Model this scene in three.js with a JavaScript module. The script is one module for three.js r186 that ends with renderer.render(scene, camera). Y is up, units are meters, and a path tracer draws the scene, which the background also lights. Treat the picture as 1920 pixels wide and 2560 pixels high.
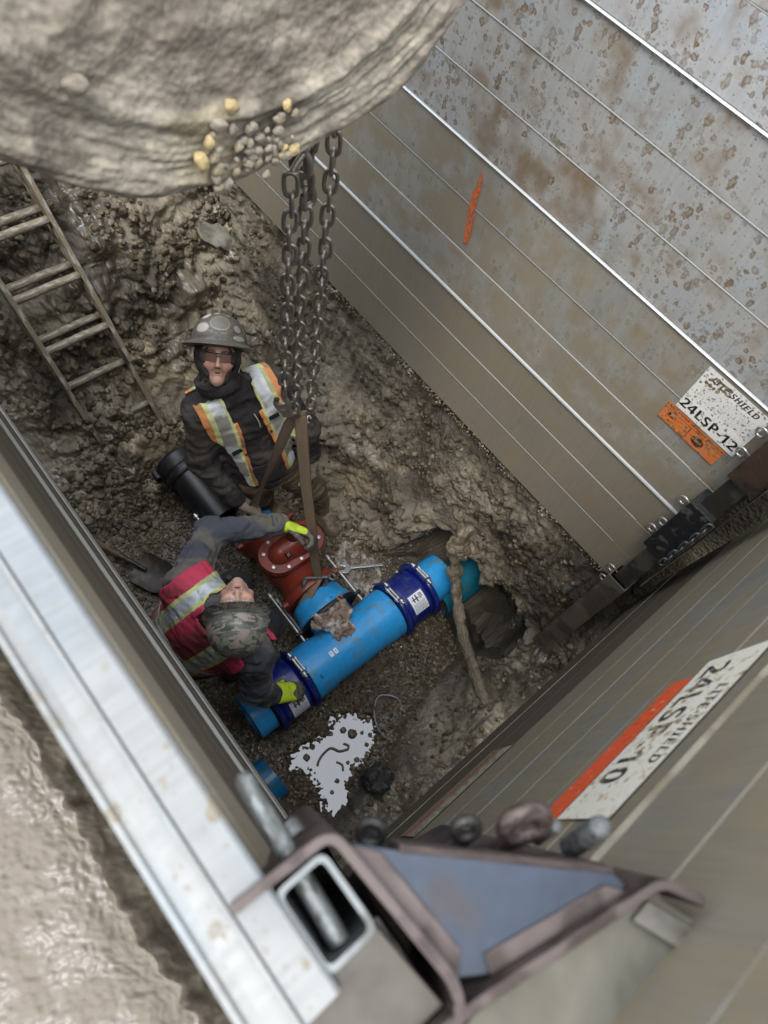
import * as THREE from 'three';
import { RoundedBoxGeometry } from 'three/addons/geometries/RoundedBoxGeometry.js';
import { mergeGeometries } from 'three/addons/utils/BufferGeometryUtils.js';
import { ImprovedNoise } from 'three/addons/math/ImprovedNoise.js';

/* ------------------------------------------------------------------ camera, sky, light, exposure */
const scene = new THREE.Scene();
const V3 = (x, y, z) => new THREE.Vector3(x, y, z);
const camera = new THREE.PerspectiveCamera(72.7, 0.75, 0.05, 300);
camera.position.set(-0.134, 2.8485, 1.915);
const CAMR = [[0.62929676, 0.14579726, -0.76336672], [0.72926701, -0.45028146, 0.51518563], [-0.26861722, -0.88090282, -0.38968579]];
camera.quaternion.setFromRotationMatrix(new THREE.Matrix4().makeBasis(V3(...CAMR[0]), V3(...CAMR[1]).negate(), V3(...CAMR[2]).negate()));
camera.focus = 3.5; camera.userData.fStop = 3.4;
scene.add(camera);

const renderer = new THREE.WebGLRenderer({ antialias: true });
renderer.toneMapping = THREE.LinearToneMapping;
renderer.toneMappingExposure = 2.35;
renderer.shadowMap.enabled = true;

{ // overcast sky: an even cloud deck, a little brighter overhead
  const w = 128, h = 64, d = new Float32Array(w * h * 4);
  for (let j = 0; j < h; j++) for (let i = 0; i < w; i++) {
    const el = ((j + 0.5) / h - 0.5) * Math.PI, s = Math.sin(el), k = (j * w + i) * 4;
    const cloud = 0.05 * Math.sin(i / w * Math.PI * 4 + 1.3) * Math.cos(el) * Math.sin(el * 3);
    const L = s > 0 ? 0.55 + 1.05 * Math.pow(s, 1.3) + cloud : 0.3;
    d[k] = L * 0.935; d[k + 1] = L * 0.985; d[k + 2] = L * 1.085; d[k + 3] = 1;
  }
  const t = new THREE.DataTexture(d, w, h, THREE.RGBAFormat, THREE.FloatType);
  t.mapping = THREE.EquirectangularReflectionMapping; t.magFilter = THREE.LinearFilter; t.needsUpdate = true;
  scene.background = t; scene.environment = t;
}
const sun = new THREE.DirectionalLight(0xfffaf3, 1.2);
sun.position.set(0.6, 9, 4.6); sun.target.position.set(-1.2, 0, 0.9);
sun.castShadow = true; sun.shadow.radius = 38; sun.shadow.mapSize.set(2048, 2048);
Object.assign(sun.shadow.camera, { left: -6, right: 6, top: 6, bottom: -6, near: 1, far: 25 });
scene.add(sun, sun.target);

/* ------------------------------------------------------------------ helpers */
let seed = 7;
const rnd = () => { seed = (seed * 1664525 + 1013904223) >>> 0; return seed / 4294967296; };
const rr = (a, b) => a + (b - a) * rnd();
const clamp = (x, a = 0, b = 1) => Math.min(b, Math.max(a, x));
const lerp = (a, b, t) => a + (b - a) * t;
const sstep = (a, b, x) => { const t = clamp((x - a) / (b - a)); return t * t * (3 - 2 * t); };
const piece = (tab, x) => { // smooth piecewise interpolation
  if (x <= tab[0][0]) return tab[0][1];
  for (let i = 1; i < tab.length; i++) if (x <= tab[i][0]) { const t = (x - tab[i - 1][0]) / (tab[i][0] - tab[i - 1][0]); return lerp(tab[i - 1][1], tab[i][1], t * t * (3 - 2 * t)); }
  return tab[tab.length - 1][1];
};
const IN = new ImprovedNoise(), ns = (x, y, z) => IN.noise(x + 31.7, y + 17.3, z + 53.9);
const fbm = (x, y, z, o = 4) => { let s = 0, a = 0.5; for (let i = 0; i < o; i++) { s += a * ns(x, y, z); x *= 2.03; y *= 2.03; z *= 2.03; a *= 0.5; } return s; };
const hsh = (i, j, k) => { let h = (i * 374761393 + j * 668265263 + k * 2147483647) | 0; h = Math.imul(h ^ (h >>> 13), 1274126177); h ^= h >>> 16; return (h >>> 0) / 4294967296; };
function worley(x, y, z) { // distance to the nearest cell point
  const X = Math.floor(x), Y = Math.floor(y), Z = Math.floor(z); let m = 9;
  for (let i = -1; i < 2; i++) for (let j = -1; j < 2; j++) for (let k = -1; k < 2; k++) {
    const a = X + i, b = Y + j, c = Z + k;
    const dx = a + hsh(a, b, c) - x, dy = b + hsh(b + 9, c, a) - y, dz = c + hsh(c, a + 5, b) - z, d = dx * dx + dy * dy + dz * dz;
    if (d < m) m = d;
  }
  return Math.sqrt(m);
}
const used = {};
const numbered = (n) => { used[n] = (used[n] || 0) + 1; return used[n] === 1 ? n : n + '_' + String(used[n] - 1).padStart(3, '0'); };
function tag(o, label, category, group, kind) {
  if (label) o.userData.label = label; if (category) o.userData.category = category;
  if (group) o.userData.group = group; if (kind) o.userData.kind = kind; return o;
}
function thing(name, label, category, group) { const o = new THREE.Group(); o.name = numbered(name); scene.add(o); return tag(o, label, category, group); }
function part(parent, name, geo, mat, label) { const m = new THREE.Mesh(geo, mat); m.name = name; m.castShadow = m.receiveShadow = true; parent.add(m); if (label) m.userData.label = label; return m; }
function single(name, geo, mat, label, category, group, kind) { const m = part(scene, numbered(name), geo, mat); return tag(m, label, category, group, kind); }
const structure = (name, geo, mat) => single(name, geo, mat, null, null, null, 'structure');

const YUP = V3(0, 1, 0);
const A3 = (p) => (p.isVector3 ? p : V3(...p));
function cyl(a, b, r0, r1 = r0, seg = 20, open = false) {
  a = A3(a); b = A3(b); const d = b.clone().sub(a), g = new THREE.CylinderGeometry(r1, r0, d.length(), seg, 1, open);
  g.applyQuaternion(new THREE.Quaternion().setFromUnitVectors(YUP, d.clone().normalize())); g.translate(...a.clone().add(b).multiplyScalar(0.5).toArray()); return g;
}
function tube(pts, r, seg = 40, rad = 10, closed = false) { return new THREE.TubeGeometry(new THREE.CatmullRomCurve3(pts.map(A3), closed, 'centripetal'), seg, r, rad, closed); }
function lathe(profile, origin, dir, seg = 48) { // profile: [along, radius]
  const g = new THREE.LatheGeometry(profile.map(([t, r]) => new THREE.Vector2(r, t)), seg);
  g.applyQuaternion(new THREE.Quaternion().setFromUnitVectors(YUP, A3(dir).normalize())); g.translate(...A3(origin).toArray()); return g;
}
function rbox(c, s, r = 0.004, rot) { const g = new RoundedBoxGeometry(s[0], s[1], s[2], 2, Math.min(r, Math.min(...s) * 0.45)); if (rot) g.applyMatrix4(new THREE.Matrix4().makeRotationFromEuler(new THREE.Euler(...rot))); g.translate(...c); return g; }
const merge = (l) => mergeGeometries(l.map((g) => { const q = g.index ? g.toNonIndexed() : g; for (const k of Object.keys(q.attributes)) if (!['position', 'normal', 'uv'].includes(k)) q.deleteAttribute(k); if (!q.attributes.uv) q.setAttribute('uv', new THREE.BufferAttribute(new Float32Array(q.attributes.position.count * 2), 2)); return q; }));
const hexnut = (a, b, r) => cyl(a, b, r, r, 6);
function basis(l, u, f, o) { return new THREE.Matrix4().makeBasis(l, u, f).setPosition(o); }
function prism(prof, O, U, V, N, len, uv) { // 2-D profile [n, v] swept along U; uv(s, n, v)
  const pos = [], uvs = [], n = prof.length, P = (s, q) => O.clone().addScaledVector(U, s).addScaledVector(N, q[0]).addScaledVector(V, q[1]);
  const tri = (a, b, c) => { for (const [s, q] of [a, b, c]) { pos.push(...P(s, q).toArray()); uvs.push(...uv(s, q[0], q[1])); } };
  for (let i = 0; i < n; i++) { const a = prof[i], b = prof[(i + 1) % n]; tri([0, a], [len, a], [len, b]); tri([0, a], [len, b], [0, b]); }
  for (const f of THREE.ShapeUtils.triangulateShape(prof.map((q) => new THREE.Vector2(q[0], q[1])), [])) { tri([0, prof[f[0]]], [0, prof[f[1]]], [0, prof[f[2]]]); tri([len, prof[f[2]]], [len, prof[f[1]]], [len, prof[f[0]]]); }
  const g = new THREE.BufferGeometry(); g.setAttribute('position', new THREE.Float32BufferAttribute(pos, 3)); g.setAttribute('uv', new THREE.Float32BufferAttribute(uvs, 2)); g.computeVertexNormals(); return g;
}
function grid(nu, nv, fn, uvfn, colfn) {
  const pos = new Float32Array((nu + 1) * (nv + 1) * 3), uvs = new Float32Array((nu + 1) * (nv + 1) * 2), col = colfn ? new Float32Array(pos.length) : null, idx = [];
  for (let j = 0, k = 0; j <= nv; j++) for (let i = 0; i <= nu; i++, k++) {
    const p = fn(i / nu, j / nv); pos.set(p, k * 3); uvs.set(uvfn(p, i / nu, j / nv), k * 2); if (col) col.set(colfn(p), k * 3);
    if (i < nu && j < nv) { const a = k, b = k + 1, c = k + nu + 1, d = c + 1; idx.push(a, c, b, b, c, d); }
  }
  const g = new THREE.BufferGeometry(); g.setAttribute('position', new THREE.BufferAttribute(pos, 3)); g.setAttribute('uv', new THREE.BufferAttribute(uvs, 2));
  if (col) g.setAttribute('color', new THREE.BufferAttribute(col, 3)); g.setIndex(idx); g.computeVertexNormals(); return g;
}

/* signed-distance modelling: surface nets over a field */
function sdf(f, lo, hi, h, colfn) {
  const n = [0, 1, 2].map((i) => Math.ceil((hi[i] - lo[i]) / h) + 1), [nx, ny, nz] = n, D = new Float32Array(nx * ny * nz).fill(1), B = 6;
  for (let bz = 0; bz < nz; bz += B) for (let by = 0; by < ny; by += B) for (let bx = 0; bx < nx; bx += B) {
    const c = f(lo[0] + (bx + B / 2) * h, lo[1] + (by + B / 2) * h, lo[2] + (bz + B / 2) * h);
    if (Math.abs(c) > B * h * 1.35) { if (c < 0) for (let z = bz; z < Math.min(nz, bz + B); z++) for (let y = by; y < Math.min(ny, by + B); y++) for (let x = bx; x < Math.min(nx, bx + B); x++) D[x + nx * (y + ny * z)] = -1; continue; }
    for (let z = bz; z < Math.min(nz, bz + B); z++) for (let y = by; y < Math.min(ny, by + B); y++) for (let x = bx; x < Math.min(nx, bx + B); x++) D[x + nx * (y + ny * z)] = f(lo[0] + x * h, lo[1] + y * h, lo[2] + z * h);
  }
  const id = new Int32Array(nx * ny * nz).fill(-1), P = [], I = [], C8 = [0, 1, nx, nx + 1, nx * ny, nx * ny + 1, nx * ny + nx, nx * ny + nx + 1];
  const E12 = [[0, 1], [2, 3], [4, 5], [6, 7], [0, 2], [1, 3], [4, 6], [5, 7], [0, 4], [1, 5], [2, 6], [3, 7]];
  for (let z = 0; z < nz - 1; z++) for (let y = 0; y < ny - 1; y++) for (let x = 0; x < nx - 1; x++) {
    const o = x + nx * (y + ny * z); let m = 0; for (let i = 0; i < 8; i++) if (D[o + C8[i]] < 0) m |= 1 << i; if (m === 0 || m === 255) continue;
    let sx = 0, sy = 0, sz = 0, c = 0;
    for (const [a, b] of E12) { const da = D[o + C8[a]], db = D[o + C8[b]]; if ((da < 0) === (db < 0)) continue; const t = da / (da - db); sx += (a & 1) + ((b & 1) - (a & 1)) * t; sy += ((a >> 1) & 1) + (((b >> 1) & 1) - ((a >> 1) & 1)) * t; sz += (a >> 2) + ((b >> 2) - (a >> 2)) * t; c++; }
    id[o] = P.length / 3; P.push(lo[0] + (x + sx / c) * h, lo[1] + (y + sy / c) * h, lo[2] + (z + sz / c) * h);
  }
  const q = (a, b, c, d, fl) => { if (a < 0 || b < 0 || c < 0 || d < 0) return; if (fl) I.push(a, b, c, a, c, d); else I.push(a, c, b, a, d, c); };
  const sY = nx, sZ = nx * ny;
  for (let z = 1; z < nz - 1; z++) for (let y = 1; y < ny - 1; y++) for (let x = 1; x < nx - 1; x++) {
    const o = x + nx * (y + ny * z), s = D[o] < 0;
    if (s !== D[o + 1] < 0) q(id[o - sY - sZ], id[o - sZ], id[o], id[o - sY], s);
    if (s !== D[o + sY] < 0) q(id[o - 1 - sZ], id[o - 1], id[o], id[o - sZ], s);
    if (s !== D[o + sZ] < 0) q(id[o - 1 - sY], id[o - sY], id[o], id[o - 1], s);
  }
  const g = new THREE.BufferGeometry(), N = new Float32Array(P.length), UV = new Float32Array(P.length / 3 * 2), e = h * 0.5;
  for (let i = 0; i < P.length; i += 3) {
    const x = P[i], y = P[i + 1], z = P[i + 2]; let a = f(x + e, y, z) - f(x - e, y, z), b = f(x, y + e, z) - f(x, y - e, z), c = f(x, y, z + e) - f(x, y, z - e); const l = Math.hypot(a, b, c) || 1;
    N[i] = a / l; N[i + 1] = b / l; N[i + 2] = c / l; UV[i / 3 * 2] = x + z * 0.8; UV[i / 3 * 2 + 1] = y + z * 0.3;
  }
  g.setAttribute('position', new THREE.Float32BufferAttribute(P, 3)); g.setAttribute('normal', new THREE.BufferAttribute(N, 3)); g.setAttribute('uv', new THREE.BufferAttribute(UV, 2)); g.setIndex(I);
  if (colfn) { const C = new Float32Array(P.length); for (let i = 0; i < P.length; i += 3) C.set(colfn(P[i], P[i + 1], P[i + 2]), i); g.setAttribute('color', new THREE.BufferAttribute(C, 3)); }
  return g;
}
function split(g, cls) { // one geometry per class of triangle centre
  const p = g.attributes.position.array, n = g.attributes.normal.array, u = g.attributes.uv.array, I = g.index.array, out = {};
  for (let t = 0; t < I.length; t += 3) {
    const a = I[t], b = I[t + 1], c = I[t + 2], k = cls((p[a * 3] + p[b * 3] + p[c * 3]) / 3, (p[a * 3 + 1] + p[b * 3 + 1] + p[c * 3 + 1]) / 3, (p[a * 3 + 2] + p[b * 3 + 2] + p[c * 3 + 2]) / 3);
    if (k == null) continue; const o = out[k] || (out[k] = { p: [], n: [], u: [] });
    for (const v of [a, b, c]) { o.p.push(p[v * 3], p[v * 3 + 1], p[v * 3 + 2]); o.n.push(n[v * 3], n[v * 3 + 1], n[v * 3 + 2]); o.u.push(u[v * 2], u[v * 2 + 1]); }
  }
  for (const k in out) { const o = out[k], q = new THREE.BufferGeometry(); q.setAttribute('position', new THREE.Float32BufferAttribute(o.p, 3)); q.setAttribute('normal', new THREE.Float32BufferAttribute(o.n, 3)); q.setAttribute('uv', new THREE.Float32BufferAttribute(o.u, 2)); out[k] = q; }
  return out;
}
const smin = (a, b, k) => { const h = Math.max(k - Math.abs(a - b), 0) / k; return Math.min(a, b) - h * h * k * 0.25; };
const smax = (a, b, k) => -smin(-a, -b, k);
function field(bones, k, inflate = 0) { // bones: [a, ra, b, rb]
  const B = bones.map(([a, ra, b, rb]) => { const d = [b[0] - a[0], b[1] - a[1], b[2] - a[2]]; return [...a, ra, ...d, rb, d[0] * d[0] + d[1] * d[1] + d[2] * d[2] + 1e-9]; });
  return (x, y, z) => {
    let m = 9;
    for (const b of B) { const px = x - b[0], py = y - b[1], pz = z - b[2]; let t = (px * b[4] + py * b[5] + pz * b[6]) / b[8]; t = t < 0 ? 0 : t > 1 ? 1 : t; const qx = px - b[4] * t, qy = py - b[5] * t, qz = pz - b[6] * t, d = Math.sqrt(qx * qx + qy * qy + qz * qz) - (b[3] + (b[7] - b[3]) * t); m = m > 8 ? d : smin(m, d, k); }
    return m - inflate;
  };
}
const ell = (x, y, z, a, b, c) => { const k0 = Math.hypot(x / a, y / b, z / c), k1 = Math.hypot(x / a / a, y / b / b, z / c / c); return k0 < 1e-6 ? -Math.min(a, b, c) : k0 * (k0 - 1) / k1; };
const bounds = (bones, m) => { const lo = [9, 9, 9], hi = [-9, -9, -9]; for (const [a, ra, b, rb] of bones) for (const [p, r] of [[a, ra], [b, rb]]) for (let i = 0; i < 3; i++) { lo[i] = Math.min(lo[i], p[i] - r - m); hi[i] = Math.max(hi[i], p[i] + r + m); } return [lo, hi]; };

/* ------------------------------------------------------------------ textures and materials */
function tex(w, h, fn, srgb = true, rep) {
  const d = new Uint8Array(w * h * 4), g = (v) => (srgb ? (v <= 0.0031308 ? v * 12.92 : 1.055 * Math.pow(v, 1 / 2.4) - 0.055) : v);
  for (let j = 0; j < h; j++) for (let i = 0; i < w; i++) { const c = fn(i / w, j / h, i, j), k = (j * w + i) * 4; for (let q = 0; q < 3; q++) d[k + q] = Math.round(255 * clamp(g(clamp(c[q])))); d[k + 3] = 255; }
  const t = new THREE.DataTexture(d, w, h); t.magFilter = THREE.LinearFilter; t.minFilter = THREE.LinearMipmapLinearFilter; t.generateMipmaps = true; t.wrapS = t.wrapT = THREE.RepeatWrapping;
  if (srgb) t.colorSpace = THREE.SRGBColorSpace; if (rep) t.repeat.set(rep, rep); t.needsUpdate = true; return t;
}
// tiling noise on a torus of cells
const tv = (x, y, p, s) => { const i = Math.floor(x), j = Math.floor(y), u = x - i, v = y - j, a = u * u * (3 - 2 * u), b = v * v * (3 - 2 * v), H = (q, r) => hsh(((q % p) + p) % p, ((r % p) + p) % p, s); return lerp(lerp(H(i, j), H(i + 1, j), a), lerp(H(i, j + 1), H(i + 1, j + 1), a), b); };
const tfbm = (u, v, p, o, s) => { let r = 0, a = 0.5, t = 0; for (let i = 0; i < o; i++) { r += a * tv(u * p, v * p, p, s + i); t += a; a *= 0.55; p *= 2; } return r / t; };
const tcell = (u, v, p, s) => { const x = u * p, y = v * p, X = Math.floor(x), Y = Math.floor(y); let m = 9; for (let i = -1; i < 2; i++) for (let j = -1; j < 2; j++) { const a = X + i, b = Y + j, A = ((a % p) + p) % p, B = ((b % p) + p) % p, dx = a + hsh(A, B, s) - x, dy = b + hsh(B, A, s + 3) - y; m = Math.min(m, dx * dx + dy * dy); } return Math.sqrt(m); };

const mudBump = tex(512, 512, (u, v) => { const a = 1 - tcell(u, v, 22, 1), b = 1 - tcell(u, v, 60, 2), c = tfbm(u, v, 12, 5, 5); const q = 0.35 * a + 0.3 * b + 0.45 * c; return [q, q, q]; }, false);
const mudRough = tex(512, 512, (u, v) => { const w = sstep(0.46, 0.6, tfbm(u, v, 5, 4, 11)), f = tfbm(u, v, 60, 2, 14); return [0, clamp(lerp(0.78, 0.3, w) + (f - 0.5) * 0.3), 0]; }, false);
const fineBump = tex(256, 256, (u, v) => { const q = tfbm(u, v, 24, 4, 3); return [q, q, q]; }, false);
const gritBump = tex(512, 512, (u, v) => { const q = 0.5 * tfbm(u, v, 48, 4, 7) + 0.5 * (1 - tcell(u, v, 70, 9)); return [q, q, q]; }, false);
const wetRough = tex(512, 512, (u, v) => { const w = sstep(0.44, 0.56, tfbm(u, v, 14, 4, 17)); return [0, lerp(0.8, 0.36, w), 0]; }, false);
const weave = tex(128, 128, (u, v) => { const q = 0.5 + 0.25 * Math.sin(u * 6.283 * 16) * Math.sin(v * 6.283 * 16) + 0.4 * (tfbm(u, v, 16, 3, 9) - 0.5); return [q, q, q]; }, false);
const cl = (hex) => new THREE.Color(hex);
const lin = (hex) => { const c = cl(hex); return [c.r, c.g, c.b]; };
const mat = (color, rough = 0.7, metal = 0, o = {}) => new THREE.MeshStandardMaterial({ color, roughness: rough, metalness: metal, ...o });
const phys = (color, rough, o = {}) => new THREE.MeshPhysicalMaterial({ color, roughness: rough, ...o });

function mottled(a, b, freq, s, o = {}) { // two-tone stained surface for painted, coated or worn things
  const A = lin(a), B = lin(b), lo = o.lo ?? 0.45, hi = o.hi ?? 0.62;
  return tex(320, 320, (u0, v0) => { const u = u0 + 0.7 / freq * (tfbm(u0, v0, freq, 3, s + 90) - 0.5), v = v0 + 0.7 / freq * (tfbm(u0, v0, freq, 3, s + 95) - 0.5), t = sstep(lo, hi, tfbm(u, v, freq, 6, s)), g = 0.88 + 0.24 * tfbm(u, v, 64, 2, s + 40); return [0, 1, 2].map((i) => lerp(A[i], B[i], t) * g); });
}
const GALV = mottled(0x747878, 0x555754, 12, 67);
const M = {
  earth: mat(0xffffff, 1, 0, { vertexColors: true, bumpMap: mudBump, bumpScale: 0.012, roughnessMap: mudRough }),
  clod: mat(0x5f5240, 0.6), pebble: mat(0x463c30, 0.5),
  bareAlu: mat(0xcfd2d1, 0.45, 0.3, { bumpMap: fineBump, bumpScale: 0.002 }),
  bead: mat(0xa8a8a4, 0.5, 0.2), galv: mat(0xffffff, 0.48, 0.6, { map: GALV, bumpMap: fineBump, bumpScale: 0.0012 }),
  steelDark: mat(0x3a3937, 0.42, 0.6, { bumpMap: fineBump, bumpScale: 0.001 }),
  chainSteel: mat(0x8d867c, 0.38, 0.65, { bumpMap: fineBump, bumpScale: 0.0006 }),
  black: mat(0x16181b, 0.42), blackRough: mat(0x201e1c, 0.75, 0, { bumpMap: fineBump, bumpScale: 0.002 }),
  bolt: mat(0xc9c9c4, 0.32, 0.8),
};

/* ------------------------------------------------------------------ trench shield panels */
function panelSkin(s, film, spots, base, mudA = 0x6a5a44, mudB = 0x7d6c54, spec = 0.6) { // one 3.66 x 0.61 m panel: brushed aluminium, dried mud film, splashes
  const w = 1536, h = 256, mask = new Float32Array(w * h), R = (() => { let q = s * 7919 + 13; return () => { q = (q * 1664525 + 1013904223) >>> 0; return q / 4294967296; }; })();
  for (let k = 0; k < spots; k++) {
    const cl0 = R(), cx = R() * w, cy = R() * h, n = cl0 < 0.6 ? 1 : 3 + Math.floor(R() * 9), sp = 6 + R() * 24;
    for (let m = 0; m < n; m++) {
      const x0 = cx + (n > 1 ? (R() + R() - 1) * sp : 0), y0 = cy + (n > 1 ? (R() + R() - 1) * sp * 1.2 : 0), r = (0.65 + Math.pow(R(), 9) * 4.6) * (n > 1 ? 1 : 0.8), e = 0.7 + R() * R() * 2.2, a = 0.45 + R() * 0.55;
      for (let j = Math.floor(y0 - r * 2); j <= y0 + r * 2; j++) for (let i = Math.floor(x0 - r * 2); i <= x0 + r * 2; i++) {
        if (j < 0 || j >= h) continue; const ii = ((i % w) + w) % w, d = Math.hypot(i - x0, (j - y0) / e) / r + (tv(i / 3, j / 3, 512, s) - 0.5) * 0.9; const v = a * sstep(1.1, 0.85, d) * (d > 0.55 ? 1 : 0.62); if (v > mask[j * w + ii]) mask[j * w + ii] = v;
      }
    }
  }
  const b = lin(base), c1 = lin(mudA), c2 = lin(mudB), mr = new Float32Array(w * h);
  const map = tex(w, h, (u, v, i, j) => {
    const f1 = tfbm(u, v * 0.17, 8, 5, s), f2 = tfbm(u, v * 0.17, 40, 4, s + 20), st = tv(i * 0.45, j * 0.03, 1024, s + 3), st2 = tv(i * 0.06, j * 0.01, 1024, s + 6);
    const patch = sstep(1 - film - 0.12, 1 - film + 0.2, f1 * 0.42 + f2 * 0.48 + st2 * 0.1), m = clamp(Math.max(mask[j * w + i], patch * (0.35 + 0.6 * f2 + 0.12 * st))); mr[j * w + i] = m;
    const g = 0.86 + 0.13 * st + 0.3 * (f2 - 0.5) + 0.3 * (f1 - 0.5), bl = sstep(0.5, 0.66, tfbm(u, v * 0.17, 14, 3, s + 60));
    return [0, 1, 2].map((q) => lerp(b[q] * g * (1 + (q - 1) * 0.05 * bl), lerp(c1[q], c2[q], f2) * (0.9 + 0.18 * st), m));
  });
  const orm = tex(w, h, (u, v, i, j) => { const m = mr[j * w + i]; return [0, lerp(0.47, 0.82, m) + 0.12 * (tv(i * 0.4, j * 0.03, 1024, s + 3) - 0.5), lerp(0.22, 0, m)]; }, false);
  return new THREE.MeshPhysicalMaterial({ map, specularIntensity: spec, roughness: 1, metalness: 1, roughnessMap: orm, metalnessMap: orm, bumpMap: map, bumpScale: 0.0025 });
}
const skin = {
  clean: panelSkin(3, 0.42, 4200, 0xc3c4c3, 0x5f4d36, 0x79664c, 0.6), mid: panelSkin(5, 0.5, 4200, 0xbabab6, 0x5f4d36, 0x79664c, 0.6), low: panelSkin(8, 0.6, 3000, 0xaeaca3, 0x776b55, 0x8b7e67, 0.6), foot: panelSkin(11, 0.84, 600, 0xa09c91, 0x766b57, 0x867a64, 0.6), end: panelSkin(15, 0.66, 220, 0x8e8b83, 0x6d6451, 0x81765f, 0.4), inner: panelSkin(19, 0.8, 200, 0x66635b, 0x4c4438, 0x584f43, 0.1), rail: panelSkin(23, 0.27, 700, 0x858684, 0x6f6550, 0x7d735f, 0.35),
};
function shieldPanel(group, O, U, V, N, len, courses, skins, opts = {}) { // planks of 0.2033 m, three to a panel, bare rail at each panel joint
  const hgt = 0.61 / 3;
  for (let r = 0; r < courses; r++) {
    const row = Math.floor(r / 3), v0 = r * hgt + 0.0012, v1 = (r + 1) * hgt - 0.0012, c = 0.003, t = 0.066, off = rr(-0.0012, 0.0012);
    const prof = [[off - c, v0], [off, v0 + c], [off, v1 - c], [off - c, v1], [-t, v1], [-t, v0]];
    part(group, 'plank', prism(prof, O, U, V, N, len, (s, n, v) => [s / 3.66 + r * 0.137, v / 0.61]), skins[Math.min(row, skins.length - 1)]);
    if (r % 3 !== 0 && r > 0 && (!opts.beads || opts.beads.includes(r))) part(group, 'weld_bead', prism([[-0.002, v0 - 0.0035], [0.0016, v0 - 0.0026], [0.0016, v0], [-0.002, v0 + 0.001]], O, U, V, N, len * (opts.bead ?? 0.93), (s, n, v) => [s, v]), opts.rail || M.bead);
    if (r % 3 === 0 && r > 0 && (!opts.railRows || opts.railRows.includes(r))) { const kw = r === 3 ? 0.9 : 0.45; part(group, 'joint_rail', prism([[-0.01, v0 - 0.019 * kw], [0.006, v0 - 0.016 * kw], [0.008, v0 - 0.012 * kw], [0.006, v0 - 0.003], [-0.01, v0 - 0.0006]], O, U, V, N, len, (s, n, v) => [s, v]), opts.rail || M.bareAlu); }
  }
}
const leanA = 0.0492, VA = V3(0, Math.cos(leanA), -Math.sin(leanA)), NA = V3(0, Math.sin(leanA), Math.cos(leanA));
const panelA = thing('trench_shield_panel', 'long mud-splashed aluminium shield panel with orange paint mark and a product sticker', 'trench panel', 'trench shield panels');
shieldPanel(panelA, V3(-4.05, 0, 0), V3(1, 0, 0), VA, NA, 4.0, 12, [skin.foot, skin.low, skin.mid, skin.clean], { bead: 0.955 });

const dxB = 0.0593, VB = V3(dxB, 1, 0).normalize(), NB = V3(-1, dxB, 0).normalize();
const panelB = thing('trench_shield_panel', 'brown-stained end shield panel with a long orange and white sticker', 'trench panel', 'trench shield panels');
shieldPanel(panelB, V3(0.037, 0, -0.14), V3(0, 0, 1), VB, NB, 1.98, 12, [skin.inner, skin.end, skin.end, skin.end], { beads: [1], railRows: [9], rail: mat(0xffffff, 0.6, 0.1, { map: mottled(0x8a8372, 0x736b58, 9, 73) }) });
const dzP = 0.078, VP = V3(0, 1, dzP).normalize(), NP = V3(0, dzP, -1).normalize();
const panelC = thing('trench_shield_panel', 'shield panel with a broad pale galvanised top rail beside the wet mud ground', 'trench panel', 'trench shield panels');
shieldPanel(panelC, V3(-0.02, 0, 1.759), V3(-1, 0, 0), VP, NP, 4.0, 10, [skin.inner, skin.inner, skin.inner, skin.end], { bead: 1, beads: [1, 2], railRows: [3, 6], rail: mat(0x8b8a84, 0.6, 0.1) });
{
  const O = V3(-0.018, 2.04, 1.9285), t = 0.095;
  part(panelC, 'top_rail', prism([[0.006, 0], [0.006, t - 0.004], [0.002, t], [-0.030, t + 0.002], [-0.034, t - 0.004], [-0.068, t - 0.012], [-0.07, t - 0.006], [-0.076, t - 0.006], [-0.076, 0]], O, V3(-1, 0, 0), V3(0, 1, 0), V3(0, 0, -1), 4.0, (s, n, v) => [s / 3.66, n * 3 + v * 2]), skin.rail);
  part(panelC, 'rail_seam', prism([[0.0, t - 0.002], [0.0, t + 0.0035], [-0.004, t + 0.0035], [-0.004, t - 0.002]], O.clone().add(V3(0, 0, 0.033)), V3(-1, 0, 0), V3(0, 1, 0), V3(0, 0, -1), 4.0, (s, n, v) => [s, n]), skin.rail);
}
// printed stickers (flat print on thin sheets)
function canvasTex(w, h, draw) { const c = document.createElement('canvas'); c.width = w; c.height = h; const x = c.getContext('2d'); draw(x, w, h); const t = new THREE.CanvasTexture(c); t.colorSpace = THREE.SRGBColorSpace; t.magFilter = THREE.LinearFilter; return t; }
function dirt(x, w, h, n, col, s0, smax = 9) { let q = s0; const R = () => { q = (q * 1664525 + 1013904223) >>> 0; return q / 4294967296; }; for (let i = 0; i < n; i++) { x.globalAlpha = 0.3 + R() * 0.6; x.fillStyle = col[Math.floor(R() * col.length)]; const r = 0.8 + Math.pow(R(), 4) * smax; x.beginPath(); x.ellipse(R() * w, R() * h, r, r * (0.5 + R()), R() * 3, 0, 7); x.fill(); } x.globalAlpha = 1; }
function sheet(O, U, V, w, h, nx = 1) { const g = new THREE.BufferGeometry(), p = [], uv = [], id = []; for (let i = 0; i <= nx; i++) for (let j = 0; j < 2; j++) { p.push(...O.clone().addScaledVector(U, w * i / nx).addScaledVector(V, h * j).toArray()); uv.push(i / nx, j); } for (let i = 0; i < nx; i++) { const a = i * 2; id.push(a, a + 2, a + 3, a, a + 3, a + 1); } g.setAttribute('position', new THREE.Float32BufferAttribute(p, 3)); g.setAttribute('uv', new THREE.Float32BufferAttribute(uv, 2)); g.setIndex(id); g.computeVertexNormals(); return g; }
const mudCols = ['#6b5a43', '#57492f', '#8a7a60', '#4d4234'];
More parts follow.
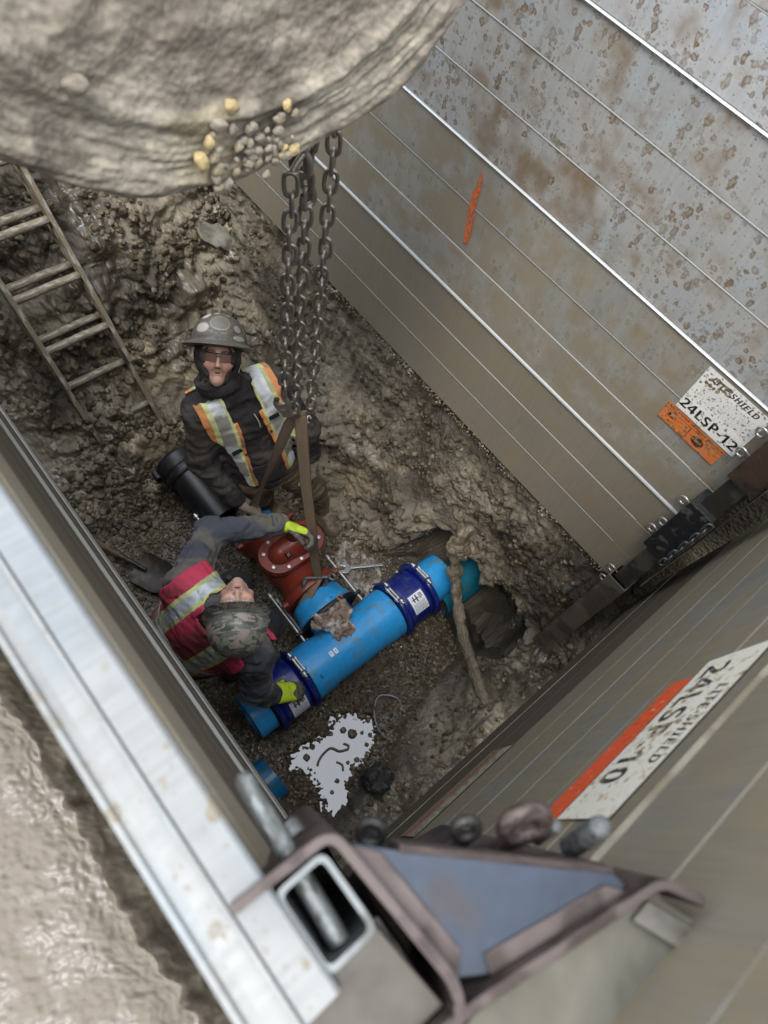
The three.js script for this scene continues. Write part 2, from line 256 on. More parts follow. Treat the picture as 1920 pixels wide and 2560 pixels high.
{
  const t1 = canvasTex(512, 432, (x, w, h) => {
    x.fillStyle = '#e9e8e2'; x.fillRect(0, 0, w, h); x.fillStyle = '#111';
    x.font = 'italic bold 66px sans-serif'; x.fillText('LITE-SHIELD', 62, 80); x.fillStyle = '#666';
    for (let i = 0; i < 12; i++) { x.globalAlpha = 0.55; let q = 60; while (q < 445) { const l = 8 + ((q * 7 + i * 13) % 23); x.fillRect(q, 108 + i * 13, l, 3); q += l + 6; } } x.globalAlpha = 1;
    x.fillStyle = '#0c0c0c'; x.font = 'bold 116px sans-serif'; x.fillText('24LSP-12', 8, 400);
    dirt(x, w, h, 900, mudCols, 5, 8); for (let k = 0; k < 14; k++) { x.globalAlpha = 0.8; x.fillStyle = mudCols[k % 4]; x.beginPath(); x.ellipse(40 + (k * 53) % 190, 40 + (k * 37) % 110, 9 + (k * 5) % 17, 7 + (k * 3) % 13, k, 0, 7); x.fill(); } x.globalAlpha = 1;
  });
  const t2 = canvasTex(512, 190, (x, w, h) => {
    x.fillStyle = '#dd7434'; x.fillRect(0, 0, w, h); x.fillStyle = '#33241a'; x.font = 'bold 34px sans-serif'; x.fillText('DO NOT ENTER TRAINED WARNING', -40, 36); x.fillRect(0, 52, w, 4); x.fillRect(236, 58, 6, 120);
    x.beginPath(); for (let i = 0; i < 8; i++) { const a = (i + 0.5) * Math.PI / 4; x.lineTo(330 + 52 * Math.cos(a), 118 + 52 * Math.sin(a)); } x.fill(); x.fillStyle = '#e08a55'; x.font = 'bold 34px sans-serif'; x.fillText('STOP', 285, 130);
    x.fillStyle = '#2a1c14'; x.beginPath(); x.arc(60, 92, 13, 0, 7); x.fill(); x.fillRect(44, 108, 60, 12); dirt(x, w, h, 700, ['#8d7355', '#6b5a43', '#a58763', '#9a9385'], 9, 14);
  });
  const s1 = thing('product_sticker', 'mud-speckled white and orange sticker lettered 24LSP-12', 'sticker');
  part(s1, 'white_field', sheet(V3(-0.425, 0, 0).addScaledVector(VA, 0.985).addScaledVector(NA, 0.004), V3(1, 0, 0).addScaledVector(VA, 0).normalize(), VA, 0.262, 0.212), mat(0xffffff, 0.5, 0, { map: t1, side: 2 }));
  part(s1, 'warning_strip', sheet(V3(-0.45, 0, 0).addScaledVector(VA, 0.898).addScaledVector(NA, 0.004), V3(1, 0, 0), VA, 0.262, 0.083), mat(0xffffff, 0.55, 0, { map: t2, side: 2 }));
  const t3 = canvasTex(768, 256, (x, w, h) => {
    x.fillStyle = '#e2dfd2'; x.fillRect(0, 0, w, h); x.fillStyle = '#161616'; x.font = 'italic bold 62px sans-serif'; x.fillText('LITE-SHIELD', 190, 70); x.font = 'bold 140px sans-serif'; x.globalAlpha = 0.85; x.fillText('24LSP-10', 40, 222); x.globalAlpha = 1;
    dirt(x, w, h, 1100, ['#a8926b', '#8a7656', '#c0ad86', '#e2dfd2', '#d5cfbc'], 21, 11);
  });
  const t4 = canvasTex(768, 96, (x, w, h) => { x.fillStyle = '#d8542a'; x.fillRect(0, 0, w, h); x.fillStyle = '#7d4a33'; x.fillRect(250, 0, 4, h); dirt(x, w, h, 260, ['#b9441f', '#7a5a40', '#e58a63', '#e0b0a0'], 33, 8); });
  const s2 = thing('product_sticker', 'long white sticker with an orange lower band on the end panel', 'sticker');
  const bo = (v, z) => V3(0.037 + dxB * v, v, z).addScaledVector(NB, 0.004);
  part(s2, 'white_field', sheet(bo(1.555, 1.01), V3(0, 0, 1), VB, 0.47, 0.2), mat(0xffffff, 0.5, 0, { map: t3, side: 2 }));
  part(s2, 'warning_strip', sheet(bo(1.468, 1.06), V3(0, 0, 1), VB, 0.42, 0.082), mat(0xffffff, 0.5, 0, { map: t4, side: 2 }));
  const worn = canvasTex(512, 192, (x, w, h) => { x.fillStyle = '#77705f'; x.fillRect(0, 0, w, h); x.fillStyle = '#9a9789'; x.fillRect(0, 0, w, 84); x.fillStyle = '#8f4a30'; x.fillRect(0, 120, w, 34); dirt(x, w, h, 900, ['#6d614d', '#5d5240', '#7a6c55', '#8a8374'], 51, 12); });
  const s3 = thing('worn_sticker', 'scraped remains of a white and red sticker low on the end panel', 'sticker');
  part(s3, 'worn_print', sheet(bo(0.42, 1.12), V3(0, 0, 1), VB, 0.42, 0.2), mat(0xffffff, 0.7, 0, { map: worn, side: 2 }));
  // sprayed orange mark on the long panel
  const pts = []; for (let i = 0; i <= 26; i++) { const t = i / 26; pts.push([t, 0.003 + 0.011 * Math.sin(Math.pow(1 - t, 0.7) * 2.6) * (1.2 + 0.5 * hsh(i, 3, 1))]); }
  const prof = []; const P = (t, o) => V3(lerp(-1.515, -1.545, t) + o + 0.004 * Math.sin(t * 9), 0, 0).addScaledVector(VA, lerp(0.86, 1.165, t)).addScaledVector(NA, 0.0032);
  const pos = [], idx = []; pts.forEach(([t, w], i) => { pos.push(...P(t, -w).toArray(), ...P(t, w).toArray()); if (i) { const a = i * 2; idx.push(a - 2, a - 1, a, a, a - 1, a + 1); } });
  const g = new THREE.BufferGeometry(); g.setAttribute('position', new THREE.Float32BufferAttribute(pos, 3)); g.setIndex(idx); g.computeVertexNormals(); g.setAttribute('uv', new THREE.Float32BufferAttribute(pts.flatMap(([t]) => [0, t * 0.999, 0.2, t * 0.999]), 2));
  part(panelA, 'paint_mark', g, mat(0xffffff, 0.7, 0, { side: 2, map: mottled(0xe2622a, 0xb8764a, 20, 81), transparent: true, alphaMap: tex(128, 512, (u, v) => { const q = sstep(0.4, 0.52, tfbm(u, v, 40, 4, 83) + 0.1 * (1 - v * 0.6) - 0.55 * Math.pow(Math.abs(u * 5 - 0.5) , 2)); return [q, q, q]; }, false) }), 'sprayed orange paint stroke');
}

/* ------------------------------------------------------------------ earth: pit floor, banks, ground */
const PUD = [[-0.538, 1.176], [-0.483, 1.067], [-0.372, 1.001], [-0.286, 1.04], [-0.25, 1.176], [-0.243, 1.256], [-0.213, 1.339], [-0.167, 1.317], [-0.11, 1.448], [-0.183, 1.505], [-0.274, 1.451], [-0.386, 1.452], [-0.46, 1.511], [-0.523, 1.485], [-0.513, 1.401], [-0.491, 1.301], [-0.498, 1.236]];
function polyDist(P, x, z) { let d = 9, ins = false; for (let i = 0, j = P.length - 1; i < P.length; j = i++) { const [ax, az] = P[j], [bx, bz] = P[i], ex = bx - ax, ez = bz - az, t = clamp(((x - ax) * ex + (z - az) * ez) / (ex * ex + ez * ez)); d = Math.min(d, Math.hypot(x - ax - ex * t, z - az - ez * t)); if ((bz > z) !== (az > z) && x < (ax - bx) * (z - bz) / (az - bz) + bx) ins = !ins; } return ins ? -d : d; }
const lumps = (x, y, z, f) => 0.62 - worley(x * f, y * f, z * f);
function rugged(x, y, z) { // cloddy relief in metres
  const wx = x + 0.05 * ns(x * 6, y * 6, z * 6), wy = y + 0.05 * ns(x * 6 + 9, y * 6, z * 6), w = 0.5 + ns(x * 1.6, y * 1.6, z * 1.6 + 3), m = 0.4 + 0.75 * sstep(-0.22, 0.12, fbm(x * 2.6 + 5, y * 2.6, z * 2.6, 3));
  return 0.16 * fbm(x * 1.5, y * 1.5, z * 1.5, 3) + 0.11 * w * lumps(wx, wy, z, 4.6) + 0.05 * lumps(wx, wy, z, 11) * (0.35 + 0.9 * m) + (0.03 * lumps(x, y, z, 24) + 0.016 * lumps(x, y, z, 52)) * m;
}
const mudD = lin(0x514a40), mudM = lin(0x817868), mudL = lin(0xa09681), gravC = lin(0x48433a);
const clayC = lin(0xa6987c);
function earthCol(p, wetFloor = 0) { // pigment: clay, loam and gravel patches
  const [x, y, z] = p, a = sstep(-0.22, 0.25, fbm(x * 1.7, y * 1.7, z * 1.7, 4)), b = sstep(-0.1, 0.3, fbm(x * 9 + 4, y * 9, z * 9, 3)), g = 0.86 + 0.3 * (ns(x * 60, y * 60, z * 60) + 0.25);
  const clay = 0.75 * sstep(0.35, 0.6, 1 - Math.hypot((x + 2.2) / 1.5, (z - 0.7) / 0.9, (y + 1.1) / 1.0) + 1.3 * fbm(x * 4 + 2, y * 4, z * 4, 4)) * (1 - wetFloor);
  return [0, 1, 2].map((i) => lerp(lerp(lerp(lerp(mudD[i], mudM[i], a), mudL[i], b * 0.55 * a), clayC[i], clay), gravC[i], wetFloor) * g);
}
function bankH(x, z) { return piece([[-5.4, 1.5], [-4.75, 1.45], [-4.3, 0.95], [-3.95, 0.4], [-3.6, -0.02], [-3.3, -0.35], [-3.05, -0.78], [-2.75, -1.12], [-2.45, -1.3], [-2.15, -1.41], [-1.9, -1.46]], x + 0.18 * fbm(z * 1.3, 5, x * 0.7, 2)); }
function floorH(x, z) {
  let h = -1.4 + 0.012 * fbm(x * 4, 0, z * 4, 3) + 0.02 - 0.26 * Math.exp(-(((x + 0.42) / 0.19) ** 2 + ((z + 0.0) / 0.2) ** 2)) * (1 + 0.5 * ns(x * 9, 3, z * 9));
  const d = polyDist(PUD, x, z); h -= 0.045 * sstep(0.05, -0.04, d + 0.03 * ns(x * 22, 1, z * 22) + 0.05 * ns(x * 48, 2, z * 48)); if (d < 0.02) h += 0.012 * Math.max(0, ns(x * 30, 4, z * 30) - 0.2);
  const xb = piece([[-0.1, -0.1], [0.1, -0.16], [0.2, -0.26], [0.33, -0.42], [0.8, -0.34], [1.2, -0.2], [1.6, -0.12]], z), t = x - xb + 0.04 * fbm(x * 5, 2, z * 5, 2);
  if (t > 0) h += Math.min(1.25, piece([[0.05, 2.0], [0.28, 1.7], [0.5, 0.95], [0.9, 0.85], [1.4, 0.8]], z) * t * sstep(0, 0.12, t)); h += 0.06 * Math.exp(-((x + 0.1) ** 2 + (z - 0.16) ** 2) / 0.02);
  h += 0.35 * sstep(1.56, 1.72, z + 0.05 * ns(x * 8, 3, z * 8)) * sstep(-0.42, -0.2, x + 0.04 * ns(x * 12, 0, z * 12)); // mound at the near corner
  const w = sstep(2.02, 2.14, z); h = lerp(h, Math.max(h, 1.2), w);
  return h;
}
const surf = {};
{ // floor
  const x0 = -2.7, x1 = 0.6, z0 = -0.55, z1 = 2.25;
  const g = grid(420, 360, (u, v) => { const x = lerp(x0, x1, u), z = lerp(z0, z1, v), h = floorH(x, z), b = sstep(-1.33, -1.1, h); const r = rugged(x, h, z); const puddle = sstep(0.0, 0.1, polyDist(PUD, x, z)); return [x - b * r * 0.5, h + r * lerp(0.16 * puddle, 1.1, b), z]; }, (p) => [p[0] + p[1] * 0.5, p[2]], (p) => earthCol(p, 0.85 * (1 - sstep(-1.37, -1.24, p[1]))));
  structure('pit_floor', g, M.earth); surf.floor = g;
}
{ // sloping bank at the closed end of the dig
  const g = grid(620, 430, (u, v) => { const x = lerp(-5.4, -1.95, Math.pow(u, 0.8)), z = lerp(-0.5, 2.35, v), h = bankH(x, z), e = 0.02, sx = (bankH(x + e, z) - bankH(x - e, z)) / (2 * e), l = Math.hypot(sx, 1), k = sstep(-1.46, -1.25, h), r = rugged(x, h, z) * (0.35 + 1.0 * k); return [x - sx / l * r, h + r / l, z]; }, (p) => [p[0] * 0.5 + p[1], p[2]], (p) => earthCol(p, 0.5 * (1 - sstep(-1.4, -1.2, p[1]))));
  structure('earth_bank', g, M.earth); surf.bank = g;
}
{ // cut face under the long panel, with the burrow the old pipe comes out of
  const zb = [[-4.6, 0.25], [-3, 0.28], [-2.3, 0.36], [-1.75, 0.4], [-1.55, 0.3], [-1.2, 0.22], [-0.98, 0.06], [-0.4, 0.02], [0, 0.1], [0.4, 0.16]];
  const g = grid(640, 250, (u, v) => {
    const x = lerp(-4.6, 0.8, u), y = lerp(-1.6, 0.16, v), base = piece(zb, x + 0.05 * ns(y * 4, x * 4, 0)), foot = 1 - sstep(-1.25, -0.25, y);
    let z = -0.035 + base * foot + 0.05 * sstep(-0.02, -0.4, y);
    const cave = Math.hypot((x + 0.42) / 0.26, (y + 1.2) / 0.38) + 0.15 * ns(x * 5, y * 5, 2); z -= 0.29 * sstep(1.05, 0.8, cave); z -= 0.34 * sstep(1.1, 0.8, Math.hypot((x + 0.8) / 0.27, (y + 1.14) / 0.34) + 0.12 * ns(x * 6, y * 6, 5));
    const smear = sstep(-0.95, -0.45, y + 0.25 * ns(x * 3, 2, 1)), r = rugged(x, y, z) * lerp(1.35, 0.55, smear) + smear * (0.022 * ns(x * 24, y * 3.5, 1) + 0.012 * ns(x * 60, y * 7, 4));
    return [x, y, z + r * sstep(0.14, -0.08, y)];
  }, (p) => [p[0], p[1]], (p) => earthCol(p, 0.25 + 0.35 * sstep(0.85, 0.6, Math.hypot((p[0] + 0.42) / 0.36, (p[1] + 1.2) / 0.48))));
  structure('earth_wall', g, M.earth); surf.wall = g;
}
{ // ground level around the dig: one broad sheet with the dig cut out of it
  const s = new THREE.Shape([[-40, -40], [40, -40], [40, 40], [-40, 40]].map((p) => new THREE.Vector2(...p)));
  s.holes.push(new THREE.Path([[-5.2, -2.3], [0.52, -2.3], [0.52, 0.3], [-5.2, 0.3]].map((p) => new THREE.Vector2(...p))));
  const g = new THREE.ShapeGeometry(s); g.rotateX(-Math.PI / 2); g.translate(0, 1.44, 0);
  structure('ground', g, mat(0x83755f, 0.6, 0, { bumpMap: mudBump, bumpScale: 0.01 }));
  const back = grid(90, 40, (u, v) => [lerp(-5.3, 0.9, u), lerp(-1.6, 1.6, v), -0.36 - 0.05 * fbm(u * 9, v * 5, 2, 2)], (p) => [p[0], p[1]], (p) => earthCol(p));
  structure('earth_wall', back, M.earth);
  const side = grid(40, 60, (u, v) => [0.56 + 0.04 * fbm(u * 9, v * 5, 7, 2), lerp(-1.6, 1.5, v), lerp(-0.7, 2.6, u)], (p) => [p[2], p[1]], (p) => earthCol(p));
  structure('earth_wall', side, M.earth);
}
{ // churned, rain-filled mud beside the pale rail, with a broken edge and the crumbly backfill slot
  const rip = (x, z) => { const a = x + 0.02 * ns(x * 9, 3, z * 9), b = z + 0.02 * ns(x * 9, 7, z * 9); return 0.006 * fbm(a * 34, 1, b * 52, 3) + 0.005 * Math.abs(ns(a * 70, 2, b * 95)) + 0.004 * lumps(a, 1, b, 60) * sstep(-0.1, 0.2, ns(a * 5, 8, b * 5)); };
  const g = grid(560, 300, (u, v) => {
    const x = lerp(-1.3, 0.5, u), e = v < 0.12 ? v / 0.12 : 1, zz = 2.14 + 0.05 * fbm(x * 3.3, 3.3, 0.4, 4) + 0.012 * ns(x * 41.3, 1.4, 1.7);
    const z = v < 0.12 ? zz - 0.1 * (1 - e) * (1 + 0.6 * fbm(x * 9, e * 3, 0, 3)) : lerp(zz, 4.2, Math.pow((v - 0.12) / 0.88, 1.6));
    const y = 1.5 + 0.025 * fbm(x * 2.2, 0, z * 2.2, 2) + rip(x, z) - Math.pow(1 - e, 1.2) * 0.24 + (1 - e) * 0.5 * rugged(x * 1.6, 3, z * 1.6) - 0.012 * sstep(0.06, 0, z - zz) * e;
    return [x, y, z];
  }, (p) => [p[0], p[2]], (p) => { const c = earthCol(p), l = lin(0x6e665a), t = sstep(1.42, 1.49, p[1]); return c.map((q, i) => lerp(q, l[i], t)); });
  structure('wet_mud', g, phys(0xffffff, 1, { vertexColors: true, roughnessMap: wetRough, bumpMap: gritBump, bumpScale: 0.004 }));
  const slot = grid(260, 30, (u, v) => { const x = lerp(-1.9, 0.7, u), z = lerp(1.985, 2.2, v); return [x, 1.32 + 0.4 * rugged(x * 1.6, 3, z * 1.6) + 0.06 * v, z]; }, (p) => [p[0], p[2]], (p) => earthCol(p));
  structure('backfill', slot, M.earth);
}
{ // standing water
  const sh = new THREE.Shape(PUD.map(([x, z]) => { const c = [-0.36, 1.25], k = 1.16; return new THREE.Vector2(c[0] + (x - c[0]) * k, -(c[1] + (z - c[1]) * k)); }));
  const g = new THREE.ShapeGeometry(sh); g.rotateX(-Math.PI / 2); g.translate(0, -1.4015, 0);
  structure('puddle', g, phys(0x2b261f, 0.03, { ior: 1.9, specularIntensity: 1 }));
}
{ // gravel bedding and loose crumbs
  const mk = (k, s) => { const g = new THREE.IcosahedronGeometry(1, 1), p = g.attributes.position; for (let i = 0; i < p.count; i++) { const v = V3().fromBufferAttribute(p, i), r = 1 + 0.38 * ns(v.x * 1.4 + k * 7, v.y * 1.4, v.z * 1.4); v.multiplyScalar(r); p.setXYZ(i, v.x, v.y * s, v.z); } g.computeVertexNormals(); return g; };
  const field0 = (name, label, cat, n, place, matl, k, s, cols) => {
    const im = new THREE.InstancedMesh(mk(k, s), matl, n), m = new THREE.Matrix4(), q = new THREE.Quaternion(), c = new THREE.Color();
    for (let i = 0; i < n; i++) { const [p, r] = place(); q.setFromEuler(new THREE.Euler(rnd() * 6, rnd() * 6, rnd() * 6)); m.compose(p, q, V3(r * rr(0.8, 1.3), r * rr(0.6, 1), r)); im.setMatrixAt(i, m); im.setColorAt(i, c.set(cols[Math.floor(rnd() * cols.length)])); }
    im.name = numbered(name); im.castShadow = im.receiveShadow = true; scene.add(im); tag(im, label, cat, null, 'stuff');
  };
  const gravelSpot = () => { let x, z, h, d; do { x = rr(-2.55, -0.15); z = rr(0.2, 2.0); h = floorH(x, z); d = polyDist(PUD, x, z); } while (h > -1.31 || (d < -0.02 && rnd() > 0.1)); const y = Math.max(h, x < -1.95 ? bankH(x, z) : -9) + 0.12 * rugged(x, h, z) * sstep(0, 0.1, d); return [V3(x, y + 0.004, z), rr(0.006, 0.013)]; };
  const cols = ['#ffffff', '#d8cbb8', '#b8a890', '#8f8474', '#f2e0c8', '#a08c74'];
  field0('gravel', 'wet brown pea gravel covering the pit floor', 'gravel', 15000, gravelSpot, mat(0x7a7160, 0.42), 1, 0.8, cols);
  const on = (g, ok, a, b) => () => { const p = g.attributes.position, n = g.attributes.normal; let i; do i = Math.floor(rnd() * p.count); while (!ok(p.getX(i), p.getY(i), p.getZ(i))); const r = a + Math.pow(rnd(), 4) * b; return [V3(p.getX(i) + n.getX(i) * r * 0.2, p.getY(i) + n.getY(i) * r * 0.2, p.getZ(i) + n.getZ(i) * r * 0.2), r]; };
  const cc = ['#ffffff', '#d8cfbd', '#a9a08e', '#8a8272', '#efe6d4'], cm = mat(0x6e6657, 0.6);
  field0('soil_crumbs', 'loose soil crumbs scattered over the sloping bank', 'soil', 8000, on(surf.bank, (x, y, z) => y < 1.2 && z < 2 && x > -4 && fbm(x * 2.6 + 5, y * 2.6, z * 2.6, 3) > -0.08, 0.004, 0.028), cm, 2, 0.9, cc);
  field0('soil_crumbs', 'soil crumbs stuck to the cut earth face under the long panel', 'soil', 5500, on(surf.wall, (x, y, z) => x > -3.0 && y < -0.15 && fbm(x * 2.6 + 5, y * 2.6, z * 2.6, 3) > -0.1, 0.003, 0.018), cm, 3, 0.9, cc);
  field0('soil_crumbs', 'pale soil crumbs clinging to the bottom edge of the long panel', 'soil', 1100, () => { const x = rr(-2.6, -0.15), k = Math.max(0, ns(x * 5, 3, 1) + 0.25); return [V3(x, rr(-0.03, 0.004), rr(-0.03, 0.012 + 0.02 * k)), 0.003 + 0.012 * k * Math.pow(rnd(), 2)]; }, mat(0x857d70, 0.7), 5, 0.9, cc);
  field0('soil_crumbs', 'soil crumbs lying on the slope below the end panel', 'soil', 2500, on(surf.floor, (x, y, z) => y > -1.3 && x > -0.6 && z < 1.9, 0.003, 0.016), cm, 4, 0.9, cc);
}

/* ------------------------------------------------------------------ corner hardware of the shield */
const rustSteel = mat(0xffffff, 0.55, 0.35, { map: mottled(0x544a46, 0x362c28, 14, 91), bumpMap: fineBump, bumpScale: 0.0015 });
const blueSteel = mat(0xffffff, 0.36, 0.4, { map: mottled(0x2f3743, 0x37312d, 11, 95, { lo: 0.46, hi: 0.66 }), bumpMap: fineBump, bumpScale: 0.001 });
const tanSteel = mat(0xffffff, 0.6, 0.15, { map: mottled(0x6a675b, 0x58554a, 5, 97), bumpMap: fineBump, bumpScale: 0.0015 });
const greySteel = mat(0xffffff, 0.5, 0.35, { map: mottled(0x7a766e, 0x524d45, 8, 99), bumpMap: fineBump, bumpScale: 0.0015 });
function planPrism(pts, y0, y1, bevelMat) { // plan outline [x, z] extruded upwards
  const s = new THREE.Shape(pts.map(([x, z]) => new THREE.Vector2(x, -z))); const g = new THREE.ExtrudeGeometry(s, { depth: y1 - y0 - 0.002, bevelEnabled: true, bevelThickness: 0.001, bevelSize: 0.0012, bevelSegments: 2, curveSegments: 8 }); g.rotateX(-Math.PI / 2); g.translate(0, y0, 0); return g;
}
function planPath(pts, t, r = 0.02) { // bent plate of thickness t following a plan polyline with rounded bends
  const P = []; pts.forEach((p, i) => { if (i === 0 || i === pts.length - 1) { P.push(p); return; } const a = pts[i - 1], b = pts[i + 1], u = [a[0] - p[0], a[1] - p[1]], v = [b[0] - p[0], b[1] - p[1]], lu = Math.hypot(...u), lv = Math.hypot(...v), q = Math.min(r, lu / 2, lv / 2); for (let k = 0; k <= 6; k++) { const s = k / 6, A = [p[0] + u[0] / lu * q, p[1] + u[1] / lu * q], B = [p[0] + v[0] / lv * q, p[1] + v[1] / lv * q]; P.push([(1 - s) * (1 - s) * A[0] + 2 * s * (1 - s) * p[0] + s * s * B[0], (1 - s) * (1 - s) * A[1] + 2 * s * (1 - s) * p[1] + s * s * B[1]]); } });
  const L = [], R = []; P.forEach((p, i) => { const a = P[Math.max(0, i - 1)], b = P[Math.min(P.length - 1, i + 1)], d = [b[0] - a[0], b[1] - a[1]], l = Math.hypot(...d), n = [-d[1] / l * t / 2, d[0] / l * t / 2]; L.push([p[0] + n[0], p[1] + n[1]]); R.push([p[0] - n[0], p[1] - n[1]]); }); return [...L, ...R.reverse()];
}
{ // near corner post, just under the camera: two bent-plate channels, a blue gusset and the panel's end tube
  const t = thing('corner_post', 'rust-edged steel corner post with a blue gusset plate and two channels', 'corner post');
  const shear = new THREE.Matrix4().set(1, dxB, 0, -dxB * 2.13, 0, 1, 0, 0, 0, dzP, 1, -dzP * 2.13, 0, 0, 0, 1);
  const P = (n, g, m) => part(t, n, g.applyMatrix4(shear), m);
  P('channel_plate', planPrism(planPath([[-0.128, 1.955], [-0.122, 1.853], [0.04, 1.842], [0.062, 1.855], [0.07, 1.95]], 0.0075, 0.016), 1.1, 2.148), rustSteel);
  P('channel_plate', planPrism(planPath([[0.045, 1.99], [0.062, 1.845], [0.07, 1.81], [0.112, 1.633], [0.148, 1.616]], 0.0075, 0.014), 1.1, 2.146), rustSteel);
  P('gusset_plate', planPrism([[-0.098, 1.842], [-0.065, 1.812], [0.082, 1.662], [0.098, 1.66], [0.06, 1.815], [0.045, 1.836]], 2.108, 2.122), blueSteel);
  P('weld_strip', planPrism([[0.062, 1.812], [0.048, 1.806], [0.084, 1.676], [0.1, 1.664]], 2.1225, 2.126), rustSteel); P('weld_strip', planPrism([[-0.1, 1.846], [-0.078, 1.828], [0.03, 1.822], [0.045, 1.838]], 2.1225, 2.126), rustSteel);
  P('gusset_flange', rbox([0, 0, 0], [0.215, 0.075, 0.008], 0.002).applyMatrix4(new THREE.Matrix4().makeRotationY(Math.atan2(0.150, 0.147)).setPosition(0.006, 2.085, 1.735)), rustSteel);
  P('end_plate', rbox([-0.035, 2.09, 1.905], [0.16, 0.006, 0.085], 0.002).translate(0.085, -0.02, 0), greySteel);
  P('corner_cap', planPrism([[-0.033, 1.87], [0.05, 1.862], [0.045, 1.99], [-0.033, 1.99]], 1.9, 2.122), mat(0xffffff, 0.6, 0.2, { map: mottled(0x4e4941, 0x38322b, 7, 109), bumpMap: fineBump, bumpScale: 0.002 }));
  P('clamp_block', planPrism([[0.118, 1.645], [0.24, 1.60], [0.24, 1.99], [0.078, 1.99], [0.078, 1.835]], 1.7, 2.118), tanSteel);
  P('clamp_edge', planPrism([[0.122, 1.652], [0.24, 1.606], [0.24, 1.63], [0.122, 1.676]], 2.1185, 2.1255), greySteel);
  const et = thing('end_tube', 'open square galvanised tube end with a round pin lying inside', 'steel tube');
  const o = [[-0.114, 1.868], [-0.030, 1.868], [-0.030, 1.926], [-0.114, 1.926]], inn = [[-0.108, 1.874], [-0.036, 1.874], [-0.036, 1.920], [-0.108, 1.920]];
  const s = new THREE.Shape(); const rp = (path, q, r) => { const n = q.length; q.forEach((c, i) => { const a = q[(i + n - 1) % n], b = q[(i + 1) % n], da = Math.hypot(a[0] - c[0], a[1] - c[1]), db = Math.hypot(b[0] - c[0], b[1] - c[1]), A = [c[0] + (a[0] - c[0]) / da * r, -(c[1] + (a[1] - c[1]) / da * r)], B = [c[0] + (b[0] - c[0]) / db * r, -(c[1] + (b[1] - c[1]) / db * r)]; if (i === 0) path.moveTo(...A); else path.lineTo(...A); path.quadraticCurveTo(c[0], -c[1], ...B); }); path.closePath(); };
  rp(s, o, 0.012); const hole = new THREE.Path(); rp(hole, inn, 0.008); s.holes.push(hole);
  const g = new THREE.ExtrudeGeometry(s, { depth: 0.9, bevelEnabled: false, curveSegments: 6 }); g.rotateX(-Math.PI / 2); g.translate(0, 1.225, 0); part(et, 'tube_wall', g.applyMatrix4(shear), M.galv);
  const pin = thing('locking_pin', 'long round galvanised pin passing through the tube along the panel', 'pin');
  part(pin, 'shaft', cyl([-0.215, 2.075, 1.888], [-0.04, 2.085, 1.9], 0.0105, 0.0105, 24), M.galv); part(pin, 'tip', cyl([-0.222, 2.0745, 1.8875], [-0.215, 2.075, 1.888], 0.007, 0.0105, 24), M.galv);
  part(pin, 'retaining_nut', hexnut([-0.155, 2.065, 1.878], [-0.14, 2.067, 1.878], 0.012), M.galv);
  const ring = (c, r, w, n, label, m) => { const k = thing('pin_ring', label, 'ring', 'pins and rings by the gusset'); const e = new THREE.TorusGeometry(r, w, 12, 30); e.applyQuaternion(new THREE.Quaternion().setFromUnitVectors(V3(0, 0, 1), A3(n).normalize())); e.translate(...c); part(k, 'ring', e, m); part(k, 'stem', cyl([c[0] + n[3] * 0.01, c[1] - r * 0.8, c[2]], [c[0] + 0.012, c[1] - r - 0.06, c[2] + 0.018], w, w, 12), m); };
  ring([0.0, 2.085, 1.688], 0.022, 0.0095, [0.75, 0.5, 0.45, 1], 'large rust-brown ring head beside the blue gusset', rustSteel);
  ring([-0.035, 2.08, 1.739], 0.012, 0.006, [0.6, 0.6, 0.4, 1], 'small dark ring between the large ring and the tube', M.steelDark);
  ring([-0.092, 2.03, 1.812], 0.012, 0.006, [0.3, 0.8, 0.4, 0], 'dark ring tucked at the corner of the channel', M.steelDark);
  const bp = thing('drop_pin', 'pale galvanised drop pin standing at the end of the gusset', 'pin', 'pins and rings by the gusset');
  part(bp, 'shaft', cyl([0.058, 2.04, 1.652], [0.05, 2.105, 1.634], 0.012, 0.012, 20), M.galv); part(bp, 'cap', lathe([[0, 0.012], [0.005, 0.011], [0.008, 0.006], [0.009, 0]], [0.05, 2.105, 1.634], [-0.12, 1, -0.27], 20), M.galv);
  const bp2 = thing('drop_pin', 'short pin next to the pale drop pin', 'pin', 'pins and rings by the gusset');
  part(bp2, 'shaft', cyl([0.03, 2.03, 1.672], [0.024, 2.08, 1.662], 0.007, 0.007, 16), M.galv); part(bp2, 'cap', lathe([[0, 0.007], [0.003, 0.006], [0.005, 0]], [0.024, 2.08, 1.662], [-0.12, 1, -0.2], 16), M.galv);
}
